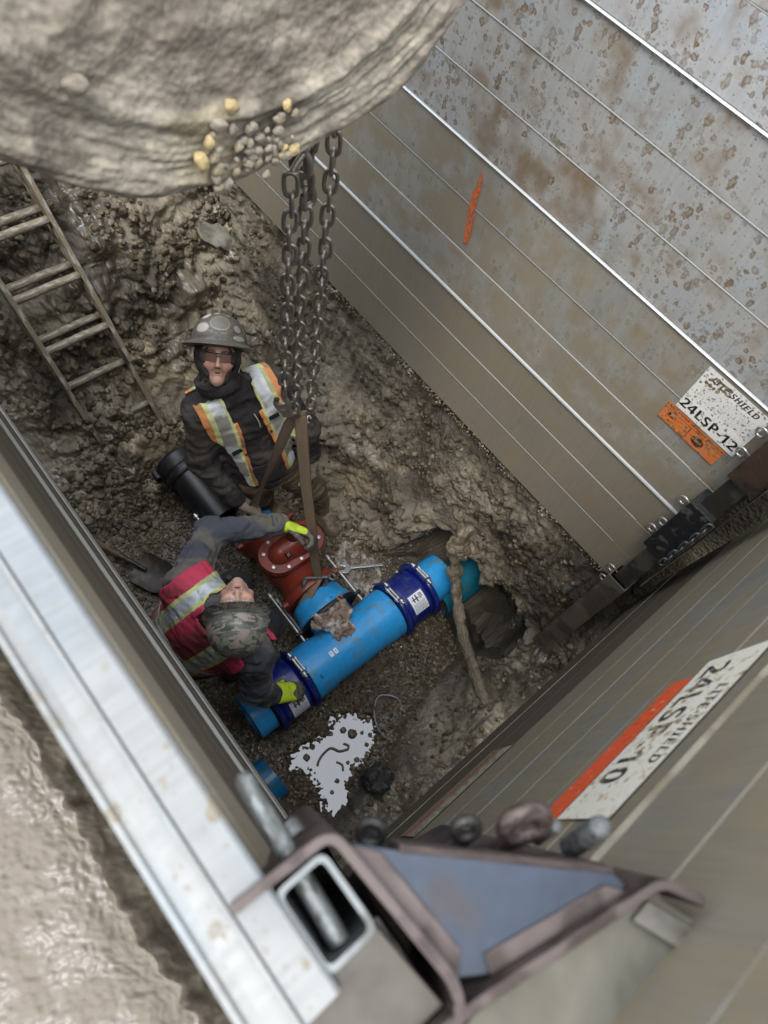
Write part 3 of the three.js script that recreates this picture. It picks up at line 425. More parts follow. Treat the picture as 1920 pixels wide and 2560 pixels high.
{ // far corner post with its legs, black and brown collars and spring clips
  const t = thing('corner_post', 'dark far corner post with black collar box and square leg', 'corner post');
  const ax = V3(0.006, 1, -0.05), at = (x, y, z) => V3(x, 0, z).addScaledVector(ax, y).toArray();
  const leg = (y0, y1, w, m, x = -0.085, z = 0.045, n = 'leg') => { // open square tube
    const s = new THREE.Shape([[-w, -w], [w, -w], [w, w], [-w, w]].map((p) => new THREE.Vector2(...p))), k = w - 0.005; s.holes.push(new THREE.Path([[-k, -k], [k, -k], [k, k], [-k, k]].map((p) => new THREE.Vector2(...p))));
    const g = new THREE.ExtrudeGeometry(s, { depth: y1 - y0, bevelEnabled: true, bevelSize: 0.001, bevelThickness: 0.001, bevelSegments: 1 }); g.rotateX(-Math.PI / 2); g.applyQuaternion(new THREE.Quaternion().setFromUnitVectors(YUP, ax.clone().normalize())); g.translate(...at(x, y0, z)); return part(t, n, g, m);
  };
  const gritty = mat(0xffffff, 0.5, 0.2, { map: mottled(0x26272a, 0x5a574f, 40, 107, { lo: 0.6, hi: 0.7 }), bumpMap: mudBump, bumpScale: 0.004 }), muddy = mat(0xffffff, 0.7, 0.1, { map: mottled(0x635b4e, 0x4c453b, 12, 103), bumpMap: mudBump, bumpScale: 0.004 }), brown = mat(0xffffff, 0.6, 0.2, { map: mottled(0x4b3b30, 0x35302c, 12, 105), bumpMap: mudBump, bumpScale: 0.003 });
  leg(-0.78, 0.14, 0.05, muddy);
  leg(0.14, 2.2, 0.036, mat(0xffffff, 0.55, 0.3, { map: mottled(0x57534c, 0x3b3732, 10, 111), bumpMap: fineBump, bumpScale: 0.002 }), -0.08, 0.04, 'rail_tube');
  part(t, 'guide_angle', prism([[0, 0], [0.004, 0], [0.004, 0.05], [0, 0.05]], V3(...at(-0.03, 0.25, 0.012)), ax, V3(-1, 0, 0), V3(0, 0, 1), 1.9, (s, n, v) => [s, v]), greySteel);
  part(t, 'guide_angle', prism([[0, 0], [0.004, 0], [0.004, 0.05], [0, 0.05]], V3(...at(-0.012, 0.25, 0.05)), ax, V3(0, 0, 1), V3(-1, 0, 0), 1.9, (s, n, v) => [s, v]), greySteel);
  leg(0.46, 0.80, 0.052, gritty, -0.09, 0.05, 'collar_box'); leg(1.0, 1.5, 0.052, brown, -0.08, 0.05, 'collar_box');
  part(t, 'collar_cap', rbox(at(-0.09, 0.803, 0.05), [0.1, 0.004, 0.1], 0.001), gritty);
  const clip = (y, x, label) => { // galvanised spring clip: a pin with a loop
    const k = thing('spring_clip', label, 'spring clip', 'spring clips on the far corner post'); const c = V3(...at(x, y, 0.03));
    const pts = [[0.075, 0.0, 0.01], [0.02, 0.004, 0.008], [-0.018, 0.012, 0.006], [-0.032, -0.004, 0.004], [-0.022, -0.022, 0.006], [-0.004, -0.018, 0.01], [0.0, -0.002, 0.012]].map((q) => V3(c.x + q[0], c.y + q[1], c.z + q[2]));
    part(k, 'wire_loop', tube(pts, 0.0046, 40, 8), M.bolt);
  };
  clip(0.115, -0.135, 'galvanised spring clip just above the square leg'); clip(0.02, -0.125, 'muddy spring clip at the foot of the long panel');
  clip(0.49, -0.15, 'lowest spring clip beside the black collar box'); clip(0.56, -0.14, 'middle spring clip beside the black collar box'); clip(0.72, -0.15, 'topmost spring clip beside the black collar box'); clip(1.06, -0.145, 'spring clip just under the product sticker'); clip(1.17, -0.15, 'spring clip touching the corner of the product sticker');
  const link = linkGeo(0.030, 0.0045, 0.011), ch = thing('safety_chain', 'short bright safety chain hanging down the black collar box', 'chain');
  for (let i = 0; i < 9; i++) { const m = part(ch, 'link', link, M.galv); m.position.set(...at(-0.036, 0.78 - i * 0.037, 0.115)); m.rotation.set(0.06, i % 2 ? Math.PI / 2 + 0.3 : 0.3, 0.02); }
}
function linkGeo(half, r, w) { // one chain link standing upright
  const pts = []; for (let i = 0; i < 20; i++) { const a = i / 20 * Math.PI * 2, c = Math.cos(a), s = Math.sin(a); pts.push(V3(w * c, (half - w) * Math.sign(s) * Math.min(1, Math.abs(s) * 2.2) + w * s, 0)); }
  return new THREE.TubeGeometry(new THREE.CatmullRomCurve3(pts, true), 26, r, 7, true);
}

/* ------------------------------------------------------------------ excavator bucket */
{
  const t = thing('excavator_bucket', 'huge mud-caked round-bottomed excavator bucket hanging over the pit', 'excavator bucket');
  const cz = 1.2, cy = 2.62, R0 = 0.735, X0 = -1.15, W = 0.95;
  const Rf = (a) => { const s = Math.sin(a); return Math.min(R0, s > 0.02 ? 0.16 / s : 9) + 0.008 * ns(a * 3, 1, 2); };
  const ca = lin(0xa09786), cb = lin(0x7f7668), cc = lin(0xb6ad99), cd = lin(0x625b50), ce = lin(0xa99d7e);
  const g = grid(620, 300, (u, v) => {
    const a = u * Math.PI * 2 + Math.PI / 2, R = Rf(a), rc = 0.035, flat = R - rc; let r, x, nr, nx;
    if (v < 0.62) { r = flat * Math.sqrt(v / 0.62); x = 0; nr = 0; nx = 1; } else if (v < 0.68) { const q = (v - 0.62) / 0.06 * Math.PI / 2; r = flat + rc * Math.sin(q); x = -rc + rc * Math.cos(q); nr = Math.sin(q); nx = Math.cos(q); } else { r = R; x = -rc - (v - 0.68) / 0.32 * (W - rc); nr = 1; nx = 0; }
    const py = r * Math.sin(a), pz = r * Math.cos(a), arc = a * 0.7, rad = r;
    const edge = sstep(0.45, 0.72, r), streak = 0.014 * ns(arc * 5, rad * 34, 3) + 0.010 * ns(arc * 11, rad * 70, 8) + 0.03 * fbm(arc * 3.2, rad * 7, 1, 3);
    const caked = 0.05 * fbm(pz * 4, py * 4, 2 + x, 4) + 0.016 * Math.max(0, lumps(pz, py, x, 12)) * sstep(0, 0.3, ns(pz * 3, py * 3, 4)) + 0.014 * fbm(pz * 16, py * 16, x * 16, 4) + 0.006 * Math.max(0, lumps(pz, py, x, 60)) * sstep(-0.1, 0.3, ns(pz * 6, py * 6, 9));
    const ridge = 0.028 * Math.exp(-Math.pow((r - 0.585 - 0.02 * ns(arc * 4, 1, 1)) / 0.018, 2)) * sstep(0.35, 0.05, x * -1);
    const d = lerp(caked * 0.6, caked * 0.35 + streak * 0.45, edge) + ridge * 0.35;
    return [X0 + x + nx * d, cy + (r + nr * d) * Math.sin(a), cz + (r + nr * d) * Math.cos(a)];
  }, (p) => [p[2] + p[0], p[1]], (p) => {
    const [x, y, z] = p, a = sstep(-0.2, 0.25, fbm(x * 3, y * 5, z * 4, 4)), b = sstep(0.0, 0.3, fbm(x * 9, y * 14 + 3, z * 8, 3)), c = sstep(0.12, 0.3, fbm(x * 5 + 8, y * 6, z * 6, 3)), e = sstep(0.1, 0.25, fbm(x * 4, y * 4 + 11, z * 3, 3)), f = 0.85 + 0.3 * ns(x * 90, y * 90, z * 90) + 0.3 * ns(x * 30, y * 42, z * 30);
    return [0, 1, 2].map((i) => lerp(lerp(lerp(lerp(cb[i], ca[i], a), cc[i], b * 0.7), cd[i], c * 0.75), ce[i], e * 0.6) * f);
  });
  part(t, 'bucket_shell', g, mat(0xffffff, 0.72, 0, { vertexColors: true, bumpMap: gritBump, bumpScale: 0.004 }));
  part(t, 'mounting_ear', rbox([X0 - 0.3, 2.9, 1.2], [0.04, 0.35, 0.4], 0.02), M.blackRough); part(t, 'mounting_ear', rbox([X0 - 0.65, 2.9, 1.2], [0.04, 0.35, 0.4], 0.02), M.blackRough);
  const cols = [0x9c8a5f, 0x8a8172, 0x857a66, 0xa08f64, 0x776e60].map((c, i) => mat(0xffffff, 0.6, 0, { map: mottled(c, [0xa8946c, 0x8d8475, 0x87785f, 0xb09a70, 0x7b7264][i], 5, 120 + i) }));
  const peb = [0, 1, 2].map((k) => { const q = new THREE.IcosahedronGeometry(1, 3), p = q.attributes.position; for (let i = 0; i < p.count; i++) { const v = V3().fromBufferAttribute(p, i); v.multiplyScalar(1 + 0.3 * ns(v.x * 1.1 + k * 5, v.y * 1.1, v.z * 1.1) + 0.03 * ns(v.x * 4, v.y * 4, v.z * 4 + k)); p.setXYZ(i, v.x * 1.15, v.y * 0.85, v.z * 0.75); } q.computeVertexNormals(); return q; });
  const spot = (z, y, r, m, k) => { const q = part(t, 'pebble', peb[k], cols[m]); q.position.set(X0 + 0.012 + r * 0.05, y, z); q.scale.setScalar(r * 0.85); q.rotation.set(rnd() * 3, Math.PI / 2 + rr(-0.4, 0.4), rnd() * 3); };
  for (const [z, y, r, m] of [[1.283, 2.064, 0.017, 0], [1.312, 2.04, 0.016, 1], [1.334, 2.012, 0.014, 0], [1.352, 1.982, 0.019, 3], [1.325, 1.98, 0.013, 2], [1.32, 1.955, 0.015, 2], [1.325, 1.935, 0.013, 1], [1.322, 1.912, 0.012, 2], [1.272, 1.985, 0.012, 2], [1.249, 1.982, 0.012, 1], [1.17, 1.945, 0.009, 3], [1.148, 1.935, 0.015, 0], [1.285, 2.02, 0.012, 4], [1.24, 2.01, 0.013, 4], [1.165, 2.03, 0.012, 3], [1.545, 2.175, 0.02, 4]]) spot(z, y, r, m, Math.floor(rnd() * 3));
  for (let i = 0; i < 46; i++) spot(1.24 + (rnd() + rnd() - 1) * 0.11, 1.965 + (rnd() + rnd() - 1) * 0.075, rr(0.006, 0.013), [1, 2, 4][i % 3], i % 3);
  const hk = part(t, 'chain_hook', tube([[-1.46, 1.99, 0.8], [-1.46, 1.93, 0.84], [-1.45, 1.88, 0.86], [-1.45, 1.85, 0.83], [-1.455, 1.87, 0.79]], 0.016, 30, 10), M.chainSteel);
}
/* ------------------------------------------------------------------ lifting chains, hooks, slings */
{
  const lg = linkGeo(0.037, 0.0068, 0.0185), pitch = 0.0605;
  const chain = (label, x, z, y1, y0, ph) => { const c = thing('lifting_chain', label, 'chain', 'lifting chains'); const n = Math.round((y1 - y0) / pitch); for (let i = 0; i <= n; i++) { const m = part(c, 'link', lg, M.chainSteel); m.position.set(x + 0.002 * Math.sin(i * 1.7), y1 - i * pitch, z + 0.002 * Math.cos(i * 2.3)); m.rotation.set(0.05 * Math.sin(i * 3.1), (i % 2 ? Math.PI / 2 : 0) + ph + 0.12 * Math.sin(i * 0.9), 0.05 * Math.cos(i * 2.1)); } return c; };
  chain('lifting chain nearest the long shield panel, ending at the sling loop', -1.458, 0.765, 1.98, 0.40, 0.7);
  const c2 = chain('middle lifting chain with a grab hook near its top', -1.455, 0.852, 1.9, 0.46, 0.5);
  const c3 = chain('lifting chain on the ladder side ending in a flat hook plate', -1.436, 0.922, 1.56, 0.66, 0.9);
  const hook = (par, x, y, z, s, rot) => { const q = part(par, 'hook', tube([[0, 0.06, 0], [0, 0.02, 0], [0.014, -0.012, 0], [0.012, -0.042, 0], [-0.01, -0.05, 0], [-0.024, -0.03, 0], [-0.022, -0.008, 0]].map((p) => V3(p[0] * s, p[1] * s, p[2] * s)), 0.0095 * s, 30, 10), M.chainSteel); q.position.set(x, y, z); q.rotation.y = rot; };
  hook(c2, -1.45, 1.62, 0.875, 1.2, 0.6); hook(c2, -1.45, 1.5, 0.845, 1, 1.5); hook(c3, -1.436, 0.585, 0.925, 1.25, 0.7);
  part(c3, 'connecting_link', tube([[-1.436, 1.6, 0.92], [-1.44, 1.62, 0.9], [-1.445, 1.63, 0.88]], 0.009, 10, 8), M.chainSteel);
  part(c3, 'hook_plate', rbox([-1.43, 0.52, 0.92], [0.05, 0.09, 0.014], 0.006, [0, 0.8, 0.35]), M.chainSteel);
  // flat webbing slings
  const webTex = tex(64, 256, (u, v) => { const s = 0.75 + 0.25 * tfbm(u, v, 8, 4, 5), e = u < 0.06 || u > 0.94 ? 0.5 : 1, w = 0.9 + 0.1 * Math.sin(v * 6.28 * 60); return lin(0x85725f).map((c) => c * s * e * w * 1.1); });
  const web = mat(0xffffff, 0.85, 0, { map: webTex, bumpMap: weave, bumpScale: 0.001 });
  const strap = (t, n, pts, side, w, th = 0.006) => { // flat band along a curve; side: width direction per point
    const cv = new THREE.CatmullRomCurve3(pts.map(A3), false, 'centripetal'), N = 60, pos = [], uv = [], idx = [];
    for (let i = 0; i <= N; i++) { const s = i / N, p = cv.getPoint(s), d = cv.getTangent(s), k = s * (side.length - 1), a = Math.min(side.length - 2, Math.floor(k)), sd = A3(side[a]).clone().lerp(A3(side[a + 1]), k - a); sd.addScaledVector(d, -sd.dot(d)).normalize(); const nn = d.clone().cross(sd); [[-1, -1], [1, -1], [1, 1], [-1, 1]].forEach(([q, r]) => { pos.push(...p.clone().addScaledVector(sd, q * w / 2).addScaledVector(nn, r * th / 2).toArray()); uv.push((q + 1) / 2, s * 3); }); if (i) for (let e = 0; e < 4; e++) { const A = (i - 1) * 4 + e, B = (i - 1) * 4 + (e + 1) % 4; idx.push(A, B, A + 4, B, B + 4, A + 4); } }
    const g = new THREE.BufferGeometry(); g.setAttribute('position', new THREE.Float32BufferAttribute(pos, 3)); g.setAttribute('uv', new THREE.Float32BufferAttribute(uv, 2)); g.setIndex(idx); const q = g.toNonIndexed(); q.computeVertexNormals(); return part(t, n, q, web);
  };
  const R0 = CAMR[0];
  const s1 = thing('lifting_sling', 'brown webbing sling running straight down to the shackle on the blue tee', 'sling');
  strap(s1, 'webbing', [[-1.445, 0.37, 0.80], [-1.452, 0.405, 0.822], [-1.44, 0.37, 0.828], [-1.38, -0.1, 0.82], [-1.31, -0.47, 0.815], [-1.24, -0.85, 0.812], [-1.20, -1.0, 0.812]], [[0.6, 0, -0.75], [0.65, 0, -0.75], [0.7, 0, -0.7], [0.75, 0, -0.5]], 0.055);
  strap(s1, 'choker_turn', [[-1.2, -1.0, 0.81], [-1.16, -1.04, 0.9], [-1.13, -1.12, 0.985], [-1.12, -1.25, 1.0], [-1.13, -1.33, 0.93]], [[0.9, 0, 0.1], [1, 0, 0], [1, 0, 0]], 0.06);
  const s2 = thing('lifting_sling', 'twisted brown webbing sling slanting down to the gloved hand of the standing worker', 'sling');
  strap(s2, 'webbing', [[-1.452, 0.40, 0.85], [-1.47, 0.32, 0.865], [-1.53, -0.05, 0.905], [-1.60, -0.45, 0.955], [-1.635, -0.68, 0.972], [-1.62, -0.95, 0.95]], [[0.5, 0, -0.8], [0.4, 0, -0.9], [-0.3, 0.2, -0.9], [0.55, 0, -0.75], [0.6, 0, -0.7]], 0.055);
  const sh = thing('bow_shackle', 'large galvanised bow shackle on the sling above the blue tee branch', 'shackle');
  part(sh, 'bow', tube([[-1.165, -1.0, 0.77], [-1.15, -1.045, 0.80], [-1.155, -1.065, 0.855], [-1.18, -1.05, 0.90], [-1.215, -1.01, 0.905], [-1.235, -0.985, 0.87]], 0.0135, 40, 12), M.galv);
  part(sh, 'pin', cyl([-1.238, -0.98, 0.885], [-1.16, -0.992, 0.755], 0.011, 0.011, 16), M.galv); part(sh, 'eye', new THREE.TorusGeometry(0.02, 0.0095, 10, 24).rotateX(1.2).translate(-1.15, -0.985, 0.745), M.galv);
}

/* ------------------------------------------------------------------ pipework on the pit floor */
const soil = (a, b, s, f = 16, hi = 0.72) => ({ map: mottled(a, b, f, s, { lo: 0.58, hi }), bumpMap: fineBump, bumpScale: 0.0008 });
const bluePvc = mat(0xffffff, 0.36, 0, soil(0x2d97d8, 0x5584a0, 131)), tealPvc = mat(0xffffff, 0.4, 0, soil(0x1d7086, 0x47696c, 133)), navyCoat = mat(0xffffff, 0.28, 0, soil(0x10206e, 0x323a66, 135)), redCoat = mat(0xffffff, 0.36, 0, soil(0x7f3427, 0x69412f, 137)), rubber = mat(0x17191c, 0.5);
const AX = 1, runX = -0.815, runY = -1.2, zDir = [0, 0, 1];
const ringPipe = (r, th, a, b) => [[a, r - th], [a, r], [b, r], [b, r - th], [a, r - th]];
function boltSet(par, name, x0, y0, z0, dir, len, r = 0.0075) { // threaded rod with nuts
  const d = A3(dir).normalize(), o = V3(x0, y0, z0), P = (s) => o.clone().addScaledVector(d, s); const b = part(par, name, cyl(P(-len / 2), P(len / 2), r, r, 10), M.bolt);
  part(b, 'nut', hexnut(P(len / 2 - 0.028), P(len / 2 - 0.013), r * 2.1), M.bolt); part(b, 'nut', hexnut(P(-len / 2 + 0.013), P(-len / 2 + 0.028), r * 2.1), M.bolt); return b;
}
function decalZ(r, z, len, phi, arc) { return grid(16, 1, (u, v) => { const a = phi + arc * (u - 0.5); return [runX + r * Math.sin(a), runY + r * Math.cos(a), z + len * (0.5 - v)]; }, (p, u, v) => [v, 1 - u]); }
function coupling(zc, label, stickerAng, sz) { // wide-range coupling: barrel, two end rings, clamp bolts, paper label
  const t = thing('pipe_coupling', label, 'pipe coupling', 'dark blue couplings on the new pipe'), h = 0.12, R = 0.165;
  part(t, 'barrel', lathe([[-h + 0.03, 0.147], [-h + 0.03, R - 0.004], [-h + 0.05, R], [-0.01, R + 0.002], [h - 0.05, R], [h - 0.03, R - 0.004], [h - 0.03, 0.147]], [runX, runY, zc], zDir, 56), navyCoat);
  for (const s of [-1, 1]) {
    const ring = part(t, 'end_ring', lathe([[-0.016, 0.15], [-0.016, 0.184], [-0.012, 0.189], [0.008, 0.189], [0.016, 0.176], [0.016, 0.15]], [runX, runY, zc + s * (h - 0.012)], zDir, 56), navyCoat);
    part(t, 'seal', lathe([[-0.004, 0.14], [-0.004, 0.153], [0.006, 0.153], [0.006, 0.14]], [runX, runY, zc + s * (h + 0.008)], zDir, 48), rubber);
    // two-part clamp: lugs with a bright tangent bolt
    for (const a of [1.75, 3.9]) { const c = Math.cos(a), q = Math.sin(a), rad = 0.199, cx = runX + c * rad, cy = runY + q * rad, tx = -q, ty = c, z = zc + s * (h - 0.012);
      for (const k of [-0.055, 0.055]) part(ring, 'lug', rbox([0, 0, 0], [0.026, 0.03, 0.036], 0.006).applyMatrix4(new THREE.Matrix4().makeRotationZ(a - Math.PI / 2).setPosition(cx + tx * k, cy + ty * k, z)), navyCoat);
      boltSet(t, 'clamp_bolt', cx + c * 0.006, cy + q * 0.006, z, [tx, ty, 0], 0.175, 0.0085); boltSet(t, 'clamp_bolt', cx + c * 0.004, cy + q * 0.004, z + s * 0.017, [tx, ty, 0], 0.12, 0.006); }
  }
  part(t, 'lifting_lug', rbox([runX - 0.02, runY + R + 0.004, zc + 0.01], [0.012, 0.02, 0.035], 0.004), navyCoat);
  const lt = canvasTex(256, 320, (x, w, hh) => { x.fillStyle = '#dfe3e8'; x.fillRect(0, 0, w, hh); x.fillStyle = '#3a2f86'; x.fillRect(0, 0, w, 26); x.fillStyle = '#2b2f38'; x.fillRect(40, 96, 120, 16); x.fillRect(60, 54, 20, 90); x.fillRect(112, 46, 22, 104); x.fillRect(176, 50, 10, 90); x.fillRect(194, 50, 8, 90); x.fillRect(210, 60, 14, 60); x.fillStyle = '#6b7280'; for (let i = 0; i < 13; i++) { let q = 22; while (q < 226) { const l = 8 + ((q * 5 + i * 17) % 22); x.fillRect(q, 166 + i * 11, l, 4); q += l + 6; } } dirt(x, w, hh, 90, ['#5d5a55', '#3a3a3a', '#7a7468'], 61, 5); });
  const st = decalZ(R + 0.0035, zc + sz, 0.105, stickerAng, 0.82);
  part(t, 'paper_label', st, mat(0xffffff, 0.5, 0, { map: lt, side: 2 }), 'white printed paper label with a purple edge');
  return t;
}
coupling(1.325, 'dark blue coupling under the green glove, beside the open pipe end', 0.95, -0.005);
coupling(0.40, 'dark blue coupling close to the burrow and the muddy root', 0.5, 0.0);
{
  const t = thing('pipe_tee', 'bright blue plastic tee with a wide side branch', 'pipe tee');
  part(t, 'run_barrel', lathe([[-0.33, 0.128], [-0.33, 0.158], [-0.325, 0.163], [-0.22, 0.163], [-0.212, 0.158], [-0.10, 0.156], [-0.098, 0.158], [0.12, 0.158], [0.122, 0.156], [0.20, 0.157], [0.208, 0.164], [0.325, 0.164], [0.33, 0.160], [0.33, 0.128]], [runX, runY, 0.86], zDir, 64), bluePvc);
  part(t, 'branch_barrel', lathe([[0.05, 0.135], [0.17, 0.137], [0.2, 0.142], [0.205, 0.135]], [runX, runY, 0.85], [-1, 0, 0], 56), bluePvc);
  part(t, 'branch_bell', lathe([[0.225, 0.146], [0.225, 0.180], [0.23, 0.185], [0.262, 0.185], [0.268, 0.173], [0.33, 0.166], [0.345, 0.160], [0.345, 0.125]], [runX, runY, 0.85], [-1, 0, 0], 56), bluePvc);
  const mk = canvasTex(128, 64, (x) => { x.fillStyle = '#2d97d8'; x.fillRect(0, 0, 128, 64); x.fillStyle = '#0d1c2c'; x.font = 'bold 52px sans-serif'; x.fillText("'4", 40, 50); });
  const mark = (tx, phi, z, len, r, arc) => part(t, 'marker_writing', decalZ(r, z, len, phi, arc), mat(0xffffff, 0.4, 0, { map: tx, side: 2 }));
  const m5 = canvasTex(64, 64, (x) => { x.fillStyle = '#2d97d8'; x.fillRect(0, 0, 64, 64); x.fillStyle = '#0d1c2c'; x.font = 'bold 54px sans-serif'; x.fillText('5', 16, 52); });
  mark(m5, 0.55, 1.135, 0.035, 0.1652, 0.25);
  part(t, 'marker_writing', grid(8, 1, (u, v) => { const a = 0.15 + 0.35 * (u - 0.5); return [runX - 0.262 + 0.03 * v, runY + 0.1862 * Math.cos(a), 0.85 - 0.1862 * Math.sin(a)]; }, (p, u, v) => [u, 1 - v]), mat(0xffffff, 0.4, 0, { map: mk, side: 2 }));
  const m6 = canvasTex(128, 64, (x) => { x.fillStyle = '#2d97d8'; x.fillRect(0, 0, 128, 64); x.fillStyle = '#d8e4ea'; x.fillRect(12, 10, 40, 44); x.fillRect(70, 10, 38, 44); x.fillStyle = '#5d9cc4'; x.fillRect(26, 22, 12, 12); x.fillRect(84, 20, 10, 20); });
  mark(m6, 0.12, 1.0, 0.07, 0.1598, 0.3);
}
{
  const t = thing('pipe_stub', 'bright blue pipe end with an open mouth beside the kneeling worker', 'pipe'); part(t, 'pipe_wall', lathe(ringPipe(0.139, 0.012, 0, 0.315), [runX, runY, 1.255], zDir, 56), bluePvc);
  const u = thing('pipe_stub', 'short blue pipe end poking out of the coupling toward the burrow', 'pipe'); part(u, 'pipe_wall', lathe(ringPipe(0.139, 0.012, 0, 0.32), [runX, runY, 0.10], zDir, 56), bluePvc);
  const v = thing('existing_pipe', 'old turquoise pipe coming out of the burrow under the long panel', 'pipe'); part(v, 'pipe_wall', lathe(ringPipe(0.145, 0.012, 0, 0.75), [-0.735, -1.32, -0.54], zDir, 56), tealPvc);
  const w = thing('existing_pipe', 'old blue pipe end poking from under the pale-railed panel by the puddle', 'pipe'); part(w, 'pipe_wall', lathe(ringPipe(0.125, 0.012, 0, 0.6), [-0.49, -1.335, 1.625], [0.05, 0, 1], 56), mat(0xffffff, 0.3, 0, soil(0x16699c, 0x2d5f7a, 139)));
  part(w, 'pipe_plug', lathe([[0, 0], [0, 0.113], [0.01, 0.113]], [-0.489, -1.335, 1.66], [0.05, 0, 1], 40), rubber);
}
{ // black gland ring with long threaded rods joining branch and valve
  const t = thing('gland_ring', 'black gland ring with long threaded rods round the tee branch', 'gland ring');
  part(t, 'ring', lathe([[0.196, 0.14], [0.196, 0.2], [0.2, 0.204], [0.216, 0.204], [0.221, 0.2], [0.221, 0.145]], [runX, runY, 0.85], [-1, 0, 0], 56), rubber);
  for (const a of [0.15, 2.99, -0.75, 3.9]) { const y = runY + 0.205 * Math.sin(a), z = 0.85 + 0.22 * Math.cos(a); part(t, 'ear', rbox([runX - 0.209, y, z], [0.022, 0.05, 0.05], 0.008), rubber); boltSet(t, 'rod', runX - 0.31, y, z, [1, 0, 0], 0.42, 0.0095); }
}
{ // resilient wedge gate valve lying with its bonnet up
  const t = thing('gate_valve', 'red coated gate valve with an oval bolted bonnet', 'valve'), cx = -1.44, cy = -1.19, cz = 0.85;
  part(t, 'body', lathe([[-0.26, 0.110], [-0.26, 0.182], [-0.252, 0.189], [-0.215, 0.189], [-0.205, 0.176], [-0.17, 0.149], [-0.1, 0.138], [-0.05, 0.154], [0.05, 0.154], [0.1, 0.138], [0.17, 0.149], [0.205, 0.176], [0.215, 0.189], [0.252, 0.189], [0.26, 0.182], [0.26, 0.110]], [cx, cy, cz], [1, 0, 0], 56), redCoat);
  const oval = (w, l, y0, y1, bev) => { const s = new THREE.Shape(); s.absarc(0, l, w, 0, Math.PI, false); s.absarc(0, -l, w, Math.PI, Math.PI * 2, false); const g = new THREE.ExtrudeGeometry(s, { depth: y1 - y0, bevelEnabled: true, bevelSize: bev, bevelThickness: bev, bevelSegments: 3, curveSegments: 20 }); g.rotateX(-Math.PI / 2); g.translate(cx, y0, cz - 0.02); return g; };
  part(t, 'body_neck', oval(0.085, 0.08, cy, -1.0, 0.01), redCoat); part(t, 'body_flange', oval(0.112, 0.095, -1.008, -0.992, 0.006), redCoat);
  const bon = part(t, 'bonnet_flange', oval(0.112, 0.095, -0.978, -0.962, 0.006), redCoat);
  const dome = (x, y, z) => { const lx = x - cx, ly = y + 0.965, lz = z - cz + 0.02; return Math.max(Math.hypot(Math.max(Math.abs(lz) - 0.075, 0), lx * 1.0, ly * 0.8) - 0.083 + 0.01 * Math.sin(lz * 20), -ly - 0.0); };
  part(bon, 'dome', sdf(dome, [cx - 0.1, -0.975, cz - 0.21], [cx + 0.1, -0.84, cz + 0.17], 0.006), redCoat);
  part(t, 'stem_housing', lathe([[0, 0.05], [0.03, 0.046], [0.035, 0.04], [0.07, 0.036], [0.075, 0.03], [0.09, 0.028], [0.09, 0]], [cx - 0.02, -0.885, cz - 0.045], [0, 1, 0], 28), redCoat);
  part(t, 'operating_nut', rbox([cx - 0.02, -0.775, cz - 0.045], [0.042, 0.045, 0.042], 0.006), M.blackRough);
  part(t, 'nut_screw', hexnut([cx - 0.02, -0.752, cz - 0.045], [cx - 0.02, -0.742, cz - 0.045], 0.011), M.bolt);
  for (const [x, z] of [[-0.1, -0.12], [-0.1, -0.02], [-0.1, 0.08], [-0.05, 0.145], [0.05, 0.145], [0.1, 0.07], [0.1, -0.02], [0.1, -0.11], [0.05, -0.185], [-0.05, -0.185]]) part(t, 'bonnet_bolt', lathe([[0, 0.012], [0.008, 0.012], [0.0095, 0.0105], [0.0095, 0]], [cx + x, -0.9555, cz + z - 0.0], [0, 1, 0], 6), M.bolt);
  for (const x of [-0.235, 0.235]) for (const a of [0.3, 2.84]) part(t, 'flange_ear', rbox([cx + x, cy + 0.185 * Math.sin(a), cz + 0.19 * Math.cos(a)], [0.03, 0.05, 0.055], 0.01), redCoat);
  const pl = canvasTex(64, 64, (x) => { x.fillStyle = '#141414'; x.fillRect(0, 0, 64, 64); x.fillStyle = '#cfcfcf'; x.font = 'bold 22px sans-serif'; x.fillText('NSF', 10, 28); x.fillRect(10, 38, 44, 4); }); part(t, 'name_plate', rbox([cx + 0.055, -0.898, cz + 0.045], [0.034, 0.003, 0.034], 0.001, [0, 0, -0.72]), mat(0xffffff, 0.4, 0, { map: pl }));
  const far = thing('valve_adapter', 'short blue spigot joining the far side of the red valve', 'pipe'); part(far, 'pipe_wall', lathe(ringPipe(0.122, 0.012, 0, 0.1), [-1.68, cy, cz], [-1, 0, 0], 48), bluePvc);
}
{ // black restrained joint lying beside the standing worker
  const t = thing('black_pipe', 'black pipe with a thick ringed bell end lying on the gravel', 'pipe'), o = [-1.93, -1.22, 1.0], d = [-1, 0.1, 0.04];
  part(t, 'barrel', lathe([[0, 0.1], [0, 0.118], [0.36, 0.118], [0.375, 0.118]], o, d, 44), mat(0xffffff, 0.38, 0, soil(0x17191d, 0x2e2a27, 141)));
  part(t, 'bell', lathe([[0.36, 0.118], [0.365, 0.135], [0.4, 0.138], [0.405, 0.128], [0.425, 0.128], [0.43, 0.142], [0.5, 0.145], [0.52, 0.138], [0.525, 0.11], [0.4, 0.105]], o, d, 44), mat(0xffffff, 0.42, 0, soil(0x1a1c20, 0x35312c, 143)));
  part(t, 'ear', rbox([-2.41, -1.19, 1.16], [0.07, 0.07, 0.06], 0.012), rubber); part(t, 'ear', rbox([-2.41, -1.19, 0.87], [0.07, 0.07, 0.06], 0.012), rubber);
  boltSet(t, 'bolt', -1.95, -1.15, 1.13, [1, -0.1, -0.1], 0.16, 0.009);
}
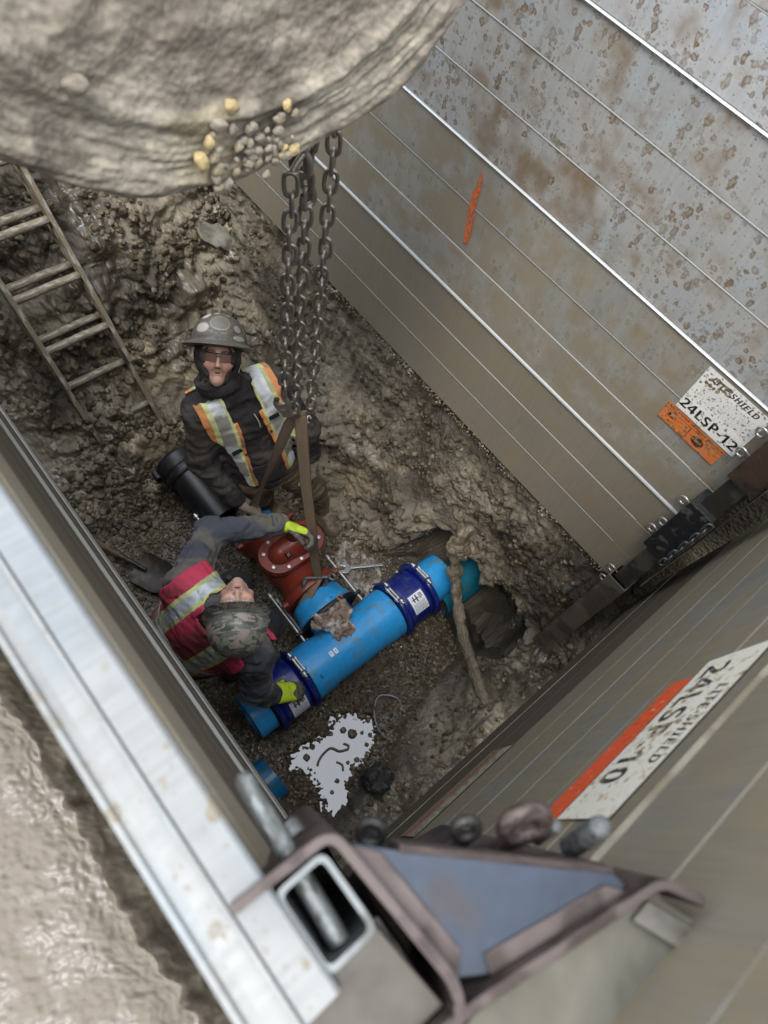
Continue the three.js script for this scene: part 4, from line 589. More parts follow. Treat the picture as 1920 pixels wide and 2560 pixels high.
/* ------------------------------------------------------------------ ladder, shovel, small things */
{
  const t = thing('ladder', 'muddy aluminium extension ladder leaning on the earth bank', 'ladder');
  const lad = mat(0xffffff, 0.6, 0.15, { map: mottled(0x857a66, 0xa8a294, 14, 151, { lo: 0.5, hi: 0.6 }), bumpMap: fineBump, bumpScale: 0.002 });
  const f0 = V3(-2.70, -1.19, 1.335), f1 = V3(-2.70, -1.19, 0.94), up = V3(-0.80, 1.34, 0.10).normalize(), L = 2.6, nrm = V3(1.34, 0.8, 0).normalize();
  const rail = (n, f, s0, s1, off) => { const a = f.clone().addScaledVector(up, s0).addScaledVector(nrm, off), W = V3(0, 0, 1); part(t, n, prism([[-0.034, -0.013], [0.034, -0.013], [0.034, 0.013], [0.026, 0.013], [0.026, -0.006], [-0.026, -0.006], [-0.026, 0.013], [-0.034, 0.013]], a, up, W, nrm, s1 - s0, (s, n2, v) => [s, n2 * 4 + v * 4]), lad); };
  rail('base_rail', f0, 0, L, 0); rail('base_rail', f1, 0, L, 0); rail('fly_rail', f0, 0.55, L, 0.072); rail('fly_rail', f1, 0.55, L, 0.072);
  for (let i = 0; i < 8; i++) { const s = 0.22 + i * 0.31, a = f0.clone().addScaledVector(up, s), b = f1.clone().addScaledVector(up, s); part(t, 'rung', cyl(a, b, 0.023, 0.023, 8), lad); if (s > 0.6) { const k = (v) => v.clone().addScaledVector(nrm, 0.072).addScaledVector(up, -0.05); part(t, 'rung', cyl(k(a), k(b), 0.023, 0.023, 8), lad); } }
  for (const f of [f0, f1]) { part(t, 'rail_hook', rbox(f.clone().addScaledVector(up, 0.58).addScaledVector(nrm, 0.04).toArray(), [0.05, 0.09, 0.04], 0.008, [0, 0, 0.54]), M.galv); part(t, 'foot', rbox(f.clone().addScaledVector(up, 0.01).toArray(), [0.09, 0.025, 0.05], 0.008), rubber); }
}
{
  const t = thing('shovel', 'dirty round-point shovel leaning under the panel edge on gravel', 'shovel');
  const iron = mat(0xffffff, 0.5, 0.3, { map: mottled(0x2e2a26, 0x4a4035, 10, 161) });
  const bl = grid(20, 26, (u, v) => { const s = (u - 0.5) * 2, w = 0.105 * (v < 0.15 ? 0.8 + v * 1.4 : v > 0.6 ? Math.sqrt(Math.max(0.02, 1 - Math.pow((v - 0.6) / 0.42, 2))) : 1.0); return [v * 0.27, 0.022 * s * s + 0.01 * v, s * w]; }, (p) => [p[0] * 2, p[2] * 2]);
  const b = bl.clone(), q = bl.attributes.position, bp = b.attributes.position; for (let i = 0; i < q.count; i++) bp.setY(i, q.getY(i) - 0.0035); b.index.array.reverse(); b.computeVertexNormals();
  const mtx = new THREE.Matrix4().makeRotationFromEuler(new THREE.Euler(0.12, 0.42, -0.05)).setPosition(-2.02, -1.33, 1.575);
  part(t, 'blade', merge([bl, b]).applyMatrix4(mtx), iron); part(t, 'socket', cyl([-0.12, 0.03, 0], [0.07, 0.012, 0], 0.02, 0.012, 14).applyMatrix4(mtx), iron);
  part(t, 'handle', cyl([-0.75, 0.13, 0], [-0.1, 0.028, 0], 0.018, 0.018, 14).applyMatrix4(mtx), mat(0xffffff, 0.7, 0, { map: mottled(0x6b5740, 0x51432f, 8, 163) }));
}
{
  const rootM = mat(0xffffff, 0.35, 0, { map: mottled(0x7b705d, 0x645b4c, 8, 171), bumpMap: mudBump, bumpScale: 0.012 });
  const t = thing('muddy_cable', 'mud-coated service cable arching down across the burrow', 'cable');
  const cv = new THREE.CatmullRomCurve3([[-0.86, -0.58, 0.02], [-0.80, -0.72, 0.12], [-0.735, -0.86, 0.16], [-0.62, -0.95, 0.22], [-0.42, -1.02, 0.33], [-0.2, -1.06, 0.42], [-0.03, -1.1, 0.47], [0.1, -1.2, 0.52]].map(A3)), g = new THREE.TubeGeometry(cv, 120, 0.032, 14), p = g.attributes.position, n = g.attributes.normal;
  for (let i = 0; i < p.count; i++) { const x = p.getX(i), y = p.getY(i), z = p.getZ(i), d = 0.022 * fbm(x * 17, y * 17, z * 17, 4) + 0.012 * lumps(x, y, z, 36) + 0.03 * sstep(-0.75, -0.82, x) * (0.5 + ns(x * 20, y * 20, z * 20)); p.setXYZ(i, x + n.getX(i) * d, y + n.getY(i) * d, z + n.getZ(i) * d); } g.computeVertexNormals();
  part(t, 'cable', g, rootM);
  const lump = (x, y, z, r) => { const q = new THREE.IcosahedronGeometry(r, 5), a = q.attributes.position; for (let i = 0; i < a.count; i++) { const v = V3().fromBufferAttribute(a, i), k = 1 + 0.5 * fbm(v.x * 18 + x, v.y * 18, v.z * 18, 3) + 0.25 * lumps(v.x, v.y, v.z, 30); a.setXYZ(i, v.x * k + x, v.y * k + y, v.z * k + z); } q.computeVertexNormals(); return q; };
  part(t, 'mud_clod', lump(-0.80, -0.76, 0.10, 0.075), rootM); part(t, 'mud_clod', lump(-0.72, -0.88, 0.165, 0.05), rootM);
  single('dark_clod', lump(-0.11, -1.27, 1.2, 0.085), mat(0x2b2c28, 0.6, 0, { bumpMap: mudBump, bumpScale: 0.006 }), 'dark greenish wet clod at the foot of the bank near the puddle', 'clod');
  { const g = new THREE.BoxGeometry(0.24, 0.06, 0.15, 24, 5, 16), a = g.attributes.position; for (let i = 0; i < a.count; i++) { const v = V3().fromBufferAttribute(a, i), q = 1 - 0.18 * Math.abs(ns(v.x * 9, v.y * 9, v.z * 9)) - 0.55 * Math.max(0, Math.hypot(v.x / 0.12, v.z / 0.075) - 0.75) - 0.25 * ns(Math.atan2(v.z, v.x) * 2, 1, 2); a.setXYZ(i, v.x * q, v.y + 0.02 * ns(v.x * 11, 4, v.z * 11), v.z * q); } g.computeVertexNormals(); g.applyMatrix4(new THREE.Matrix4().makeRotationFromEuler(new THREE.Euler(0.5, 0.5, -0.75)).setPosition(-2.965, -0.10, 0.28)); single('flat_stone', g, mat(0xffffff, 0.6, 0, { map: mottled(0x6f6a5d, 0x5d584c, 6, 175), bumpMap: fineBump, bumpScale: 0.002 }), 'pale grey flat stone set in the bank between ladder and chains', 'stone'); }
}
function rag(name, label, c, r, col, sd, flat = 0.5, stretch = 1) { // crumpled cloth: a sheet bunched into sharp irregular folds
  const g = grid(110, 64, (u, v) => {
    const a = u * Math.PI * 2, rho = v, R = r * (0.95 + 0.75 * ns(Math.cos(a) * 1.3 + sd, Math.sin(a) * 1.3, sd)), x0 = Math.cos(a) * rho * R * stretch, z0 = Math.sin(a) * rho * R;
    const wx = x0 + 0.03 * ns(x0 * 14, z0 * 14, sd), wz = z0 + 0.03 * ns(x0 * 14 + 7, z0 * 14, sd), rg = (f, k) => Math.pow(1 - Math.abs(ns(wx * f + k, wz * f, sd * 1.7)), 3);
    const hgt = flat * r * (1.15 * Math.pow(1 - rho * rho, 0.6)) + r * (0.34 * (rg(16, 0) - 0.5) + 0.2 * (rg(34, 5) - 0.5) + 0.1 * (rg(70, 9) - 0.5)) * (1 - 0.5 * Math.pow(rho, 6)) * sstep(0, 0.05, 1 - rho + 0.03);
    return [c[0] + wx + 0.018 * ns(x0 * 40, hgt * 40, z0 * 40), c[1] - flat * r * 0.35 + hgt, c[2] + wz + 0.018 * ns(x0 * 40 + 3, hgt * 40, z0 * 40)];
  }, (p) => [p[0] * 3, p[2] * 3]);
  single(name, g, mat(0xffffff, 0.85, 0, { map: mottled(...col, 7, 180 + sd), side: 2 }), label, 'rag', 'dirty rags');
}
rag('rag', 'crumpled brown and white rag lying on the blue tee', [-0.94, -1.035, 0.86], 0.11, [0x8f7d70, 0xc4bdb8], 3, 0.55, 1.2);
rag('rag', 'muddy cloth heap on the ground under the wrench', [-1.22, -1.36, 0.48], 0.15, [0x746a5e, 0xa09890], 7, 0.3, 1.25);
rag('rag', 'small pale wad of tissue beside the wrench', [-1.02, -1.36, 0.5], 0.055, [0xa8a39c, 0xc8c4be], 11, 0.6, 1.2);
{ // combination wrench
  const t = thing('wrench', 'shiny combination wrench lying on the muddy cloth', 'wrench'), chrome = mat(0xd6d8da, 0.22, 0.85);
  const mx = new THREE.Matrix4().makeRotationFromEuler(new THREE.Euler(-0.1, Math.atan2(0.21, 0.12), 0.06)).setPosition(-1.15, -1.25, 0.45).scale(V3(1.15, 1.4, 1.3));
  const mk = (s, d) => new THREE.ExtrudeGeometry(s, { depth: d, bevelEnabled: true, bevelSize: 0.0015, bevelThickness: 0.0015, bevelSegments: 2, curveSegments: 16 }).rotateX(-Math.PI / 2);
  part(t, 'shaft', rbox([0, 0.006, 0], [0.2, 0.009, 0.017], 0.004).applyMatrix4(mx), chrome);
  const ring = new THREE.Shape(); ring.absarc(0.125, 0, 0.023, 0, 7); const hole = new THREE.Path(); hole.absarc(0.125, 0, 0.0135, 0, 7); ring.holes.push(hole); part(t, 'box_end', mk(ring, 0.011).applyMatrix4(mx), chrome);
  const jaw = new THREE.Shape([[-0.09, -0.012], [-0.105, -0.027], [-0.135, -0.026], [-0.148, -0.012], [-0.118, -0.011], [-0.115, 0.008], [-0.146, 0.014], [-0.13, 0.027], [-0.105, 0.026], [-0.09, 0.012]].map((p) => new THREE.Vector2(...p))); part(t, 'open_end', mk(jaw, 0.009).applyMatrix4(mx), chrome);
}
{ // debris in and beside the puddle
  const st = (pts, r, label) => single('stick', tube(pts, r * 0.75, 30, 8), mat(0x5e564a, 0.5), label, 'stick', 'sticks in the puddle');
  st([[-0.35, -1.395, 1.21], [-0.37, -1.392, 1.25], [-0.415, -1.393, 1.28], [-0.415, -1.393, 1.34], [-0.40, -1.394, 1.38], [-0.385, -1.396, 1.40]], 0.009, 'long bent dark stick lying across the puddle');
  st([[-0.39, -1.394, 1.205], [-0.36, -1.392, 1.19], [-0.345, -1.394, 1.21]], 0.008, 'short hooked dark stick at the middle of the puddle'); st([[-0.335, -1.394, 1.30], [-0.30, -1.392, 1.285], [-0.27, -1.39, 1.30]], 0.007, 'short dark twig at the puddle edge');
  const lp = [[-0.47, 0.87], [-0.40, 0.80], [-0.33, 0.80], [-0.24, 0.84], [-0.22, 0.91], [-0.24, 0.98], [-0.31, 1.0], [-0.36, 0.99], [-0.44, 0.93]].map(([x, z], i) => V3(x, -1.36 + 0.015 * Math.sin(i * 2.1), z));
  single('plastic_strap', tube(lp, 0.005, 80, 6, true), phys(0xb9bcc0, 0.15, { transmission: 0.5, thickness: 0 }), 'loop of clear plastic strap lying on the gravel', 'strap');
  for (const [x, z, r] of [[-0.40, 1.13, 0.03], [-0.45, 1.16, 0.018], [-0.33, 1.05, 0.014], [-0.3, 1.1, 0.013], [-0.49, 1.36, 0.017], [-0.46, 1.42, 0.02], [-0.48, 1.23, 0.014], [-0.27, 1.2, 0.016], [-0.25, 1.36, 0.014], [-0.37, 1.08, 0.011], [-0.22, 1.42, 0.012], [-0.29, 1.25, 0.012]]) {
    const q = new THREE.IcosahedronGeometry(1, 3), p = q.attributes.position; for (let i = 0; i < p.count; i++) { const v = V3().fromBufferAttribute(p, i), k = r * (1 + 0.35 * ns(v.x * 1.3 + x * 50, v.y * 1.3, v.z * 1.3 + z * 50)); p.setXYZ(i, v.x * k, v.y * k * 0.6, v.z * k); } q.computeVertexNormals(); q.translate(x, -1.4, z);
    single('stone', q, mat(0x5d5446, 0.4), 'dark wet stone standing in the puddle', 'stone', 'stones in the puddle');
  }
}

/* ------------------------------------------------------------------ people */
const clothBump = { bumpMap: weave, bumpScale: 0.0012 };
const skinA = lin(0xd8ad98), lipA = lin(0xb5746a), hairA = lin(0x4a3528);
function headGeo(o) { // local frame: x = own left, y = up, z = forward; origin at head centre
  const f = (x, y, z) => {
    const ax = Math.abs(x);
    let d = ell(x, y - 0.03, z + 0.012, 0.077, 0.095, 0.098);
    const cap = (a, ra, b, rb) => { const px = x - a[0], py = y - a[1], pz = z - a[2], e = [b[0] - a[0], b[1] - a[1], b[2] - a[2]], t = clamp((px * e[0] + py * e[1] + pz * e[2]) / (e[0] * e[0] + e[1] * e[1] + e[2] * e[2])); return Math.hypot(px - e[0] * t, py - e[1] * t, pz - e[2] * t) - lerp(ra, rb, t); };
    d = smin(d, cap([0, -0.015, 0.03], 0.063, [0, -0.085, 0.052], 0.036), 0.04);
    d = smin(d, Math.hypot(ax - 0.038, y + 0.018, z - 0.058) - 0.03, 0.02);
    d = smin(d, Math.hypot(x, y + 0.1, z - 0.07) - 0.021, 0.02);
    { const q = Math.hypot(ax - 0.05, y + 0.075, z - 0.015) - 0.022; d = smin(d, q, 0.03); }
    { const px = ax, t = clamp(px / 0.036); d = smin(d, Math.hypot(px - 0.036 * t, y - 0.032, z - 0.083 + 0.012 * t) - 0.0125, 0.012); }
    d = smax(d, -(Math.hypot(ax - 0.031, y - 0.012, z - 0.098) - 0.017), 0.012);
    d = smin(d, cap([0, 0.02, 0.09], 0.0085, [0, -0.024, 0.109], 0.0115), 0.012);
    d = smin(d, Math.hypot(ax - 0.011, y + 0.029, z - 0.097) - 0.0085, 0.008);
    d = smin(d, cap([-0.017, -0.054, 0.084], 0.0065, [0.017, -0.054, 0.084], 0.0065) , 0.008); d = smin(d, cap([-0.014, -0.068, 0.082], 0.0075, [0.014, -0.068, 0.082], 0.0075), 0.008);
    if (o.mouth) d = smax(d, -ell(x, y + 0.061, z - 0.092, 0.014, 0.0035, 0.012), 0.004);
    d = smin(d, ell(ax - 0.08, y - 0.002, z + 0.015, 0.01, 0.03, 0.018), 0.008);
    d = smin(d, cap([0, -0.06, -0.02], 0.05, [0, -0.125, -0.035], 0.05), 0.03);
    return d;
  };
  return sdf(f, [-0.11, -0.2, -0.13], [0.11, 0.15, 0.14], 0.004, (x, y, z) => {
    const ax = Math.abs(x); let c = skinA.map((v, i) => v * (1 + 0.06 * (i === 0 ? 1 : -1) * sstep(0.03, 0.0, Math.hypot(ax - 0.042, y + 0.02) - 0.01)) * (0.96 + 0.12 * ns(x * 90, y * 90, z * 90)) * o.tone);
    const mix = (h, t) => { c = c.map((v, i) => lerp(v, h[i], t)); };
    if (z > 0.05) { mix(lipA, 0.8 * sstep(0.021, 0.015, ax) * sstep(0.0155, 0.011, Math.abs(y + 0.061))); mix(o.hair, 0.75 * sstep(0.03, 0.022, ax) * sstep(0.009, 0.005, Math.abs(y + 0.043 + ax * 0.25)) * (o.moustache)); mix(o.hair, 0.9 * sstep(0.008, 0.004, Math.abs(y - 0.037 + (ax - 0.03) * (ax - 0.03) * 9)) * sstep(0.008, 0.014, ax) * sstep(0.056, 0.046, ax)); mix(lin(0x3a2420), (o.mouth ? 0.85 : 0) * sstep(0.0045, 0.002, Math.abs(y + 0.061)) * sstep(0.015, 0.01, ax)); }
    const beard = sstep(-0.03, -0.075, y - 0.5 * Math.max(0, ax - 0.045) - 0.01) * sstep(-0.13, -0.1, y) * sstep(0.018, 0.026, Math.hypot(x, (y + 0.061) * 1.2)); mix(o.hair, beard * o.beard * (0.55 + 0.6 * (ns(x * 260, y * 260, z * 260) + 0.3)));
    return c;
  });
}
function gloveGeo(curl, spread = 0.0, thumbIn = 0.02) { // local: y along the fingers, z toward the palm side, x toward the thumb
  const B = [[[0.022, 0, 0], 0.026, [0.026, 0.08, 0], 0.018], [[-0.022, 0, 0], 0.025, [-0.026, 0.078, 0], 0.017], [[0, -0.05, -0.002], 0.033, [0, 0.03, 0], 0.026], [[0, 0.02, 0], 0.024, [0, 0.08, 0], 0.019]];
  [[0.031, 0.034, 0.08], [0.0105, 0.038, 0.084], [-0.0105, 0.036, 0.081], [-0.031, 0.029, 0.073]].forEach(([x, l, y0], i) => { let p = [x, y0, 0], a = 0; for (let s = 0; s < 3; s++) { a += curl * [0.55, 0.9, 0.7][s] * (1 + 0.06 * i); const L = l * [1, 0.75, 0.6][s], q = [p[0] + (x > 0 ? 1 : -1) * spread * 0.01, p[1] + L * Math.cos(a), p[2] + L * Math.sin(a)]; B.push([p, 0.0108 - s * 0.0006, q, 0.0102 - s * 0.0008]); p = q; } });
  B.push([[0.03, 0.012, 0.006], 0.017, [0.056, 0.044, 0.018 + thumbIn * 0.4], 0.0125], [[0.056, 0.044, 0.018 + thumbIn * 0.4], 0.0125, [0.05, 0.078, 0.03 + thumbIn], 0.0105]);
  const [lo, hi] = bounds(B, 0.01); return sdf(field(B, 0.010), lo, hi, 0.0036);
}
function placeHand(t, name, wrist, toFingers, palm, curl, classes, mirror) {
  const y = A3(toFingers).clone().normalize(), z = A3(palm).clone(); z.addScaledVector(y, -z.dot(y)).normalize(); const x = y.clone().cross(z);
  const g = gloveGeo(curl), m = basis(x, y, z, A3(wrist).clone().addScaledVector(y, 0.055)).scale(V3(1.2, 1.2, 1.2));
  if (mirror) { g.applyMatrix4(new THREE.Matrix4().makeScale(-1, 1, 1)); const I = g.index.array; for (let i = 0; i < I.length; i += 3) { const q = I[i]; I[i] = I[i + 1]; I[i + 1] = q; } }
  const parts = split(g, (px, py, pz) => (classes.length > 1 && (py > 0.074 + 0.012 * Math.sin(px * 90) || (pz > 0.012 && py > 0.0)) ? 1 : 0)); let root = null;
  for (const k of Object.keys(parts)) { const mm = part(root || t, root ? 'palm_coating' : name, parts[k].applyMatrix4(m), classes[k]); root = root || mm; }
}
const wrinkle = (f, amp, s) => (x, y, z) => f(x, y, z) + amp * (ns(x * 9 + s, y * 26, z * 9) + 0.6 * ns(x * 30, y * 34 + s, z * 30) + 0.5 * Math.abs(ns(x * 14, y * 14, z * 14 + s)));
const mid = (a, b, t = 0.5) => a.map((v, i) => lerp(v, b[i], t));
function torsoFrame(pel, neck, R, L) { const up = A3(neck).clone().sub(A3(pel)).normalize(), l = A3(L).clone().sub(A3(R)); l.addScaledVector(up, -l.dot(up)).normalize(); const f = l.clone().cross(up), o = A3(mid(pel, neck, 0.5)); return { up, l, f, o, loc: (x, y, z) => { const dx = x - o.x, dy = y - o.y, dz = z - o.z; return [dx * l.x + dy * l.y + dz * l.z, dx * up.x + dy * up.y + dz * up.z, dx * f.x + dy * f.y + dz * f.z]; }, at: (a, b, c) => o.clone().addScaledVector(l, a).addScaledVector(up, b).addScaledVector(f, c) }; }
function torsoBones(J, g = 1) { const chest = mid(J.neck, J.pel, 0.3), belly = mid(J.neck, J.pel, 0.68); const cs = (s, t) => mid(mid(J.neck, J.pel, 0.28), s, t); return [[cs(J.Rsh, 0.55), 0.10 * g, mid(belly, J.Rhip, 0.75), 0.115 * g], [cs(J.Lsh, 0.55), 0.10 * g, mid(belly, J.Lhip, 0.75), 0.115 * g], [chest, 0.12 * g, J.pel, 0.13 * g], [mid(J.neck, J.Rsh, 0.45), 0.066, J.Rsh, 0.072 * g], [mid(J.neck, J.Lsh, 0.45), 0.066, J.Lsh, 0.072 * g], [J.neck, 0.07, chest, 0.11]]; }
const armBones = (J, s, g = 1) => [[J[s + 'sh'], 0.068 * g, J[s + 'elb'], 0.054 * g], [J[s + 'elb'], 0.054 * g, J[s + 'wr'], 0.040 * g]];
const legBones = (J, s) => [[J[s + 'hip'], 0.098, J[s + 'knee'], 0.07], [J[s + 'knee'], 0.068, J[s + 'ank'], 0.05]];
function headFrame(f, u0, roll = 0) { f = A3(f).normalize(); const u = A3(u0).clone(); u.addScaledVector(f, -u.dot(f)).normalize(); const l = u.clone().cross(f); if (roll) { u.applyAxisAngle(f, roll); l.applyAxisAngle(f, roll); } return { f, u, l }; }
function glasses(t, m, lens, frame) {
  const lensGeo = (s) => { const g = new THREE.SphereGeometry(0.07, 18, 10, 0, 0.62, Math.PI / 2 - 0.26, 0.5); g.rotateY(-Math.PI / 2 + (s > 0 ? 0.02 : -0.62 - 0.02) + Math.PI); g.scale(1.12, 1, 0.9); g.translate(0, 0.012, 0.047); return g; };
  const fr = part(t, 'safety_glasses', merge([tube([[-0.078, 0.02, 0.0], [-0.07, 0.027, 0.07], [-0.035, 0.03, 0.104], [0, 0.028, 0.112], [0.035, 0.03, 0.104], [0.07, 0.027, 0.07], [0.078, 0.02, 0.0]], 0.0022, 40, 6), tube([[-0.012, 0.006, 0.106], [-0.007, 0.016, 0.113], [0.007, 0.016, 0.113], [0.012, 0.006, 0.106]], 0.002, 14, 6)]).applyMatrix4(m), frame);
  for (const s of [-1, 1]) { const c = grid(10, 8, (a, b) => { const ang = s * lerp(0.08, 0.92, a), y = lerp(-0.012, 0.03, b) * (1 - 0.25 * Math.pow(a, 3)) ; return [0.098 * Math.sin(ang) * 0.86, y + 0.0, 0.008 + 0.106 * Math.cos(ang) - 0.002]; }, (p, a, b) => [a, b]); part(fr, 'lens', c.applyMatrix4(m), lens); }
}
function helmetTex(draw) { return canvasTex(512, 256, draw); }

{ /* ---- worker standing by the chains, looking up */
  const J = { head: [-2.017, 0.2, 0.871], neck: [-1.935, 0.03, 0.85], Rsh: [-1.965, -0.045, 1.02], Lsh: [-1.905, -0.04, 0.655], Relb: [-1.88, -0.32, 1.097], Rwr: [-1.70, -0.545, 1.03], Lelb: [-1.722, -0.28, 0.56], Lwr: [-1.676, -0.49, 0.545], pel: [-1.80, -0.5, 0.79], Rhip: [-1.81, -0.56, 0.87], Lhip: [-1.775, -0.56, 0.71], Lknee: [-1.70, -0.95, 0.5], Lank: [-1.673, -1.27, 0.407], Rknee: [-1.84, -0.93, 0.79], Rank: [-1.92, -1.27, 0.70] };
  const t = thing('person', 'standing worker in black hoodie, orange and lime vest and full-brim hard hat, looking up', 'person');
  const H = headFrame([0.60, 0.72, 0.34], [-0.2, 1, -0.1], -0.16), hm = basis(H.l, H.u, H.f, A3(J.head));
  const hg = headGeo({ tone: 1, hair: hairA, moustache: 1, beard: 0.35, mouth: true }).applyMatrix4(hm);
  const all = [...torsoBones(J, 0.9), ...armBones(J, 'R', 0.85), ...armBones(J, 'L', 0.85), ...legBones(J, 'R'), ...legBones(J, 'L'), [J.neck, 0.06, mid(J.neck, J.head, 0.6), 0.055], [J.Rwr, 0.03, [-1.65, -0.6, 0.985], 0.03], [J.Lwr, 0.03, [-1.665, -0.56, 0.55], 0.03]];
  let [lo, hi] = bounds(all, 0.03); const bg = sdf(field(all, 0.05, -0.016), lo, hi, 0.013, () => skinA);
  part(t, 'body', mergeGeometries([bg, hg]), phys(0xffffff, 0.5, { vertexColors: true }), 'face with moustache, lips parted');
  const eye = mat(0xe8e2da, 0.2); for (const s of [-1, 1]) { const e = part(t, 'eye', new THREE.SphereGeometry(0.0125, 16, 12).translate(s * 0.031, 0.012, 0.081).applyMatrix4(hm), eye); part(e, 'iris', new THREE.SphereGeometry(0.0062, 12, 8).translate(s * 0.031, 0.012, 0.0885).applyMatrix4(hm), mat(0x2c2018, 0.2)); }
  glasses(t, hm, phys(0xb08f83, 0.05, { transmission: 0.6, thickness: 0, clearcoat: 1, side: 2 }), mat(0x2a2522, 0.3));
  const black = mat(0xffffff, 0.9, 0, { map: mottled(0x2b2728, 0x4a433e, 9, 201), ...clothBump });
  // hoodie with hood up under the hat
  const hb = [...torsoBones(J, 1), ...armBones(J, 'R', 1.12), ...armBones(J, 'L', 1.12), [mid(J.neck, J.pel, 0.75), 0.155, J.pel, 0.15]], inv = hm.clone().invert(), hf = field(hb, 0.045, 0.012), e = inv.elements;
  const hoodie = wrinkle((x, y, z) => { let d = hf(x, y, z); const lx = e[0] * x + e[4] * y + e[8] * z + e[12], ly = e[1] * x + e[5] * y + e[9] * z + e[13], lz = e[2] * x + e[6] * y + e[10] * z + e[14]; const o = smin(ell(lx, ly - 0.012, lz + 0.012, 0.106, 0.135, 0.122), ell(lx, ly + 0.125, lz + 0.02, 0.105, 0.065, 0.085), 0.05); let hood = Math.max(o, -(o + 0.02)); hood = smax(hood, -ell(lx, ly + 0.012, lz - 0.142, 0.07, 0.124, 0.115), 0.014); return smin(d, hood, 0.03); }, 0.011, 1);
  [lo, hi] = bounds([...hb, [J.head, 0.14, J.neck, 0.1]], 0.04); const hood = part(t, 'hoodie', sdf(hoodie, lo, hi, 0.0085), black);
  const F = torsoFrame(J.pel, J.neck, J.Rsh, J.Lsh);
  part(hood, 'drawstring', tube([F.at(0.03, 0.2, 0.13), F.at(0.036, 0.16, 0.145), F.at(0.034, 0.12, 0.15)], 0.003, 12, 6), mat(0xb9b2aa, 0.8)); part(hood, 'chest_patch', rbox([0, 0, 0], [0.026, 0.03, 0.003], 0.001).applyMatrix4(basis(F.l, F.up, F.f, F.at(0.085, -0.1, 0.158))), mat(0x9fb0b8, 0.7));
  part(hood, 'pouch_pocket', sdf(wrinkle((x, y, z) => { const [a, b, c] = F.loc(x, y, z); return Math.max(hf(x, y, z) - 0.009, -c + 0.03, Math.abs(a) - 0.11 + Math.max(0, b + 0.15) * 0.5, Math.abs(b + 0.2) - 0.075); }, 0.004, 5), lo, hi, 0.009), black);
  { const c = [J.Lelb, J.Lsh], p = A3(mid(J.Lsh, J.Lelb, 0.72)), d = V3(0.75, 0.35, -0.35).normalize(); const g = new THREE.TorusGeometry(0.017, 0.005, 6, 18, 4.6); g.applyQuaternion(new THREE.Quaternion().setFromUnitVectors(V3(0, 0, 1), d)); g.translate(...p.addScaledVector(d, 0.082).toArray()); part(hood, 'sleeve_print', g, mat(0xd8d8d4, 0.7)); }
  // vest
  const vb = torsoBones(J, 1.02).slice(0, 5), vf0 = (x, y, z) => hf(x, y, z) - 0.02, armCut = field([[mid(J.Rsh, J.Relb, 0.32), 0.095, J.Rwr, 0.1], [mid(J.Lsh, J.Lelb, 0.32), 0.095, J.Lwr, 0.1]], 0.01), orange = mat(0xffffff, 0.8, 0, { map: mottled(0xd9915a, 0xa87a55, 9, 205), ...clothBump }), lime = mat(0xffffff, 0.8, 0, { map: mottled(0xd3da98, 0xb0b384, 9, 207), ...clothBump }), silver = mat(0xffffff, 0.45, 0.1, { map: mottled(0xd5dadb, 0xa09f96, 11, 209), ...clothBump }), grime = mat(0xffffff, 0.7, 0.1, { map: mottled(0x9a9a92, 0x6d675b, 9, 211), ...clothBump });
  const open = (b) => lerp(0.085, 0.055, sstep(-0.2, 0.25, b));
  const vest = wrinkle((x, y, z) => { const [a, b, c] = F.loc(x, y, z), d = vf0(x, y, z), shell = Math.max(d, -(d + 0.016)); return Math.max(shell, Math.min(open(b) - Math.abs(a), c - 0.0), b - 0.32, -b - 0.26, Math.abs(a) - 0.212, -armCut(x, y, z), Math.min(0.078 - Math.abs(a), b - 0.19)); }, 0.004, 9);
  [lo, hi] = bounds(vb, 0.08);
  const vp = split(sdf(vest, lo, hi, 0.0065), (x, y, z) => { const [a, b, c] = F.loc(x, y, z), q = Math.abs(a) - (c > 0 ? open(b) : 0.06); if (b < -0.06 && b > -0.17 && q > 0.025) return 'g'; if (q < 0.02) return 'o'; if (q < 0.036) return 'l'; if (q < 0.098) return 's'; if (q < 0.122) return 'l'; return 'o'; });
  const vo = part(t, 'vest', vp.o, orange); part(vo, 'lime_band', vp.l, lime); part(vo, 'reflective_band', vp.s, silver); if (vp.g) part(vo, 'chest_pocket', vp.g, grime);
  for (const [a, b] of [[0.075, 0.05], [-0.078, -0.02], [0.082, -0.05], [-0.085, -0.12]]) part(vo, 'snap', new THREE.SphereGeometry(0.0075, 10, 8).translate(...F.at(a * 1.05, b, 0.145).toArray()), M.steelDark);
  for (const s of [1, -1]) part(vo, 'pen_loop', rbox([0, 0, 0], [0.055, 0.022, 0.006], 0.002).applyMatrix4(basis(F.l, F.up, F.f, F.at(s * 0.118, s > 0 ? 0.13 : 0.02, 0.137)).multiply(new THREE.Matrix4().makeRotationX(-0.35))), rubber);
  part(vo, 'glow_tag', rbox([0, 0, 0], [0.05, 0.03, 0.008], 0.003).applyMatrix4(basis(F.l, F.up, F.f, F.at(0.165, -0.03, 0.115)).multiply(new THREE.Matrix4().makeRotationZ(0.7))), mat(0xe8551e, 0.6));
  // trousers and boots
  const khaki = mat(0xffffff, 0.85, 0, { map: mottled(0x6b5f49, 0x544a3a, 10, 213), ...clothBump }), pb = [...legBones(J, 'R'), ...legBones(J, 'L'), [J.Rhip, 0.11, J.Lhip, 0.11], [J.pel, 0.135, mid(J.Rhip, J.Lhip), 0.12]];
  [lo, hi] = bounds(pb, 0.05); part(t, 'trousers', sdf(wrinkle(field(pb, 0.05, 0.016), 0.008, 3), lo, hi, 0.009), khaki);
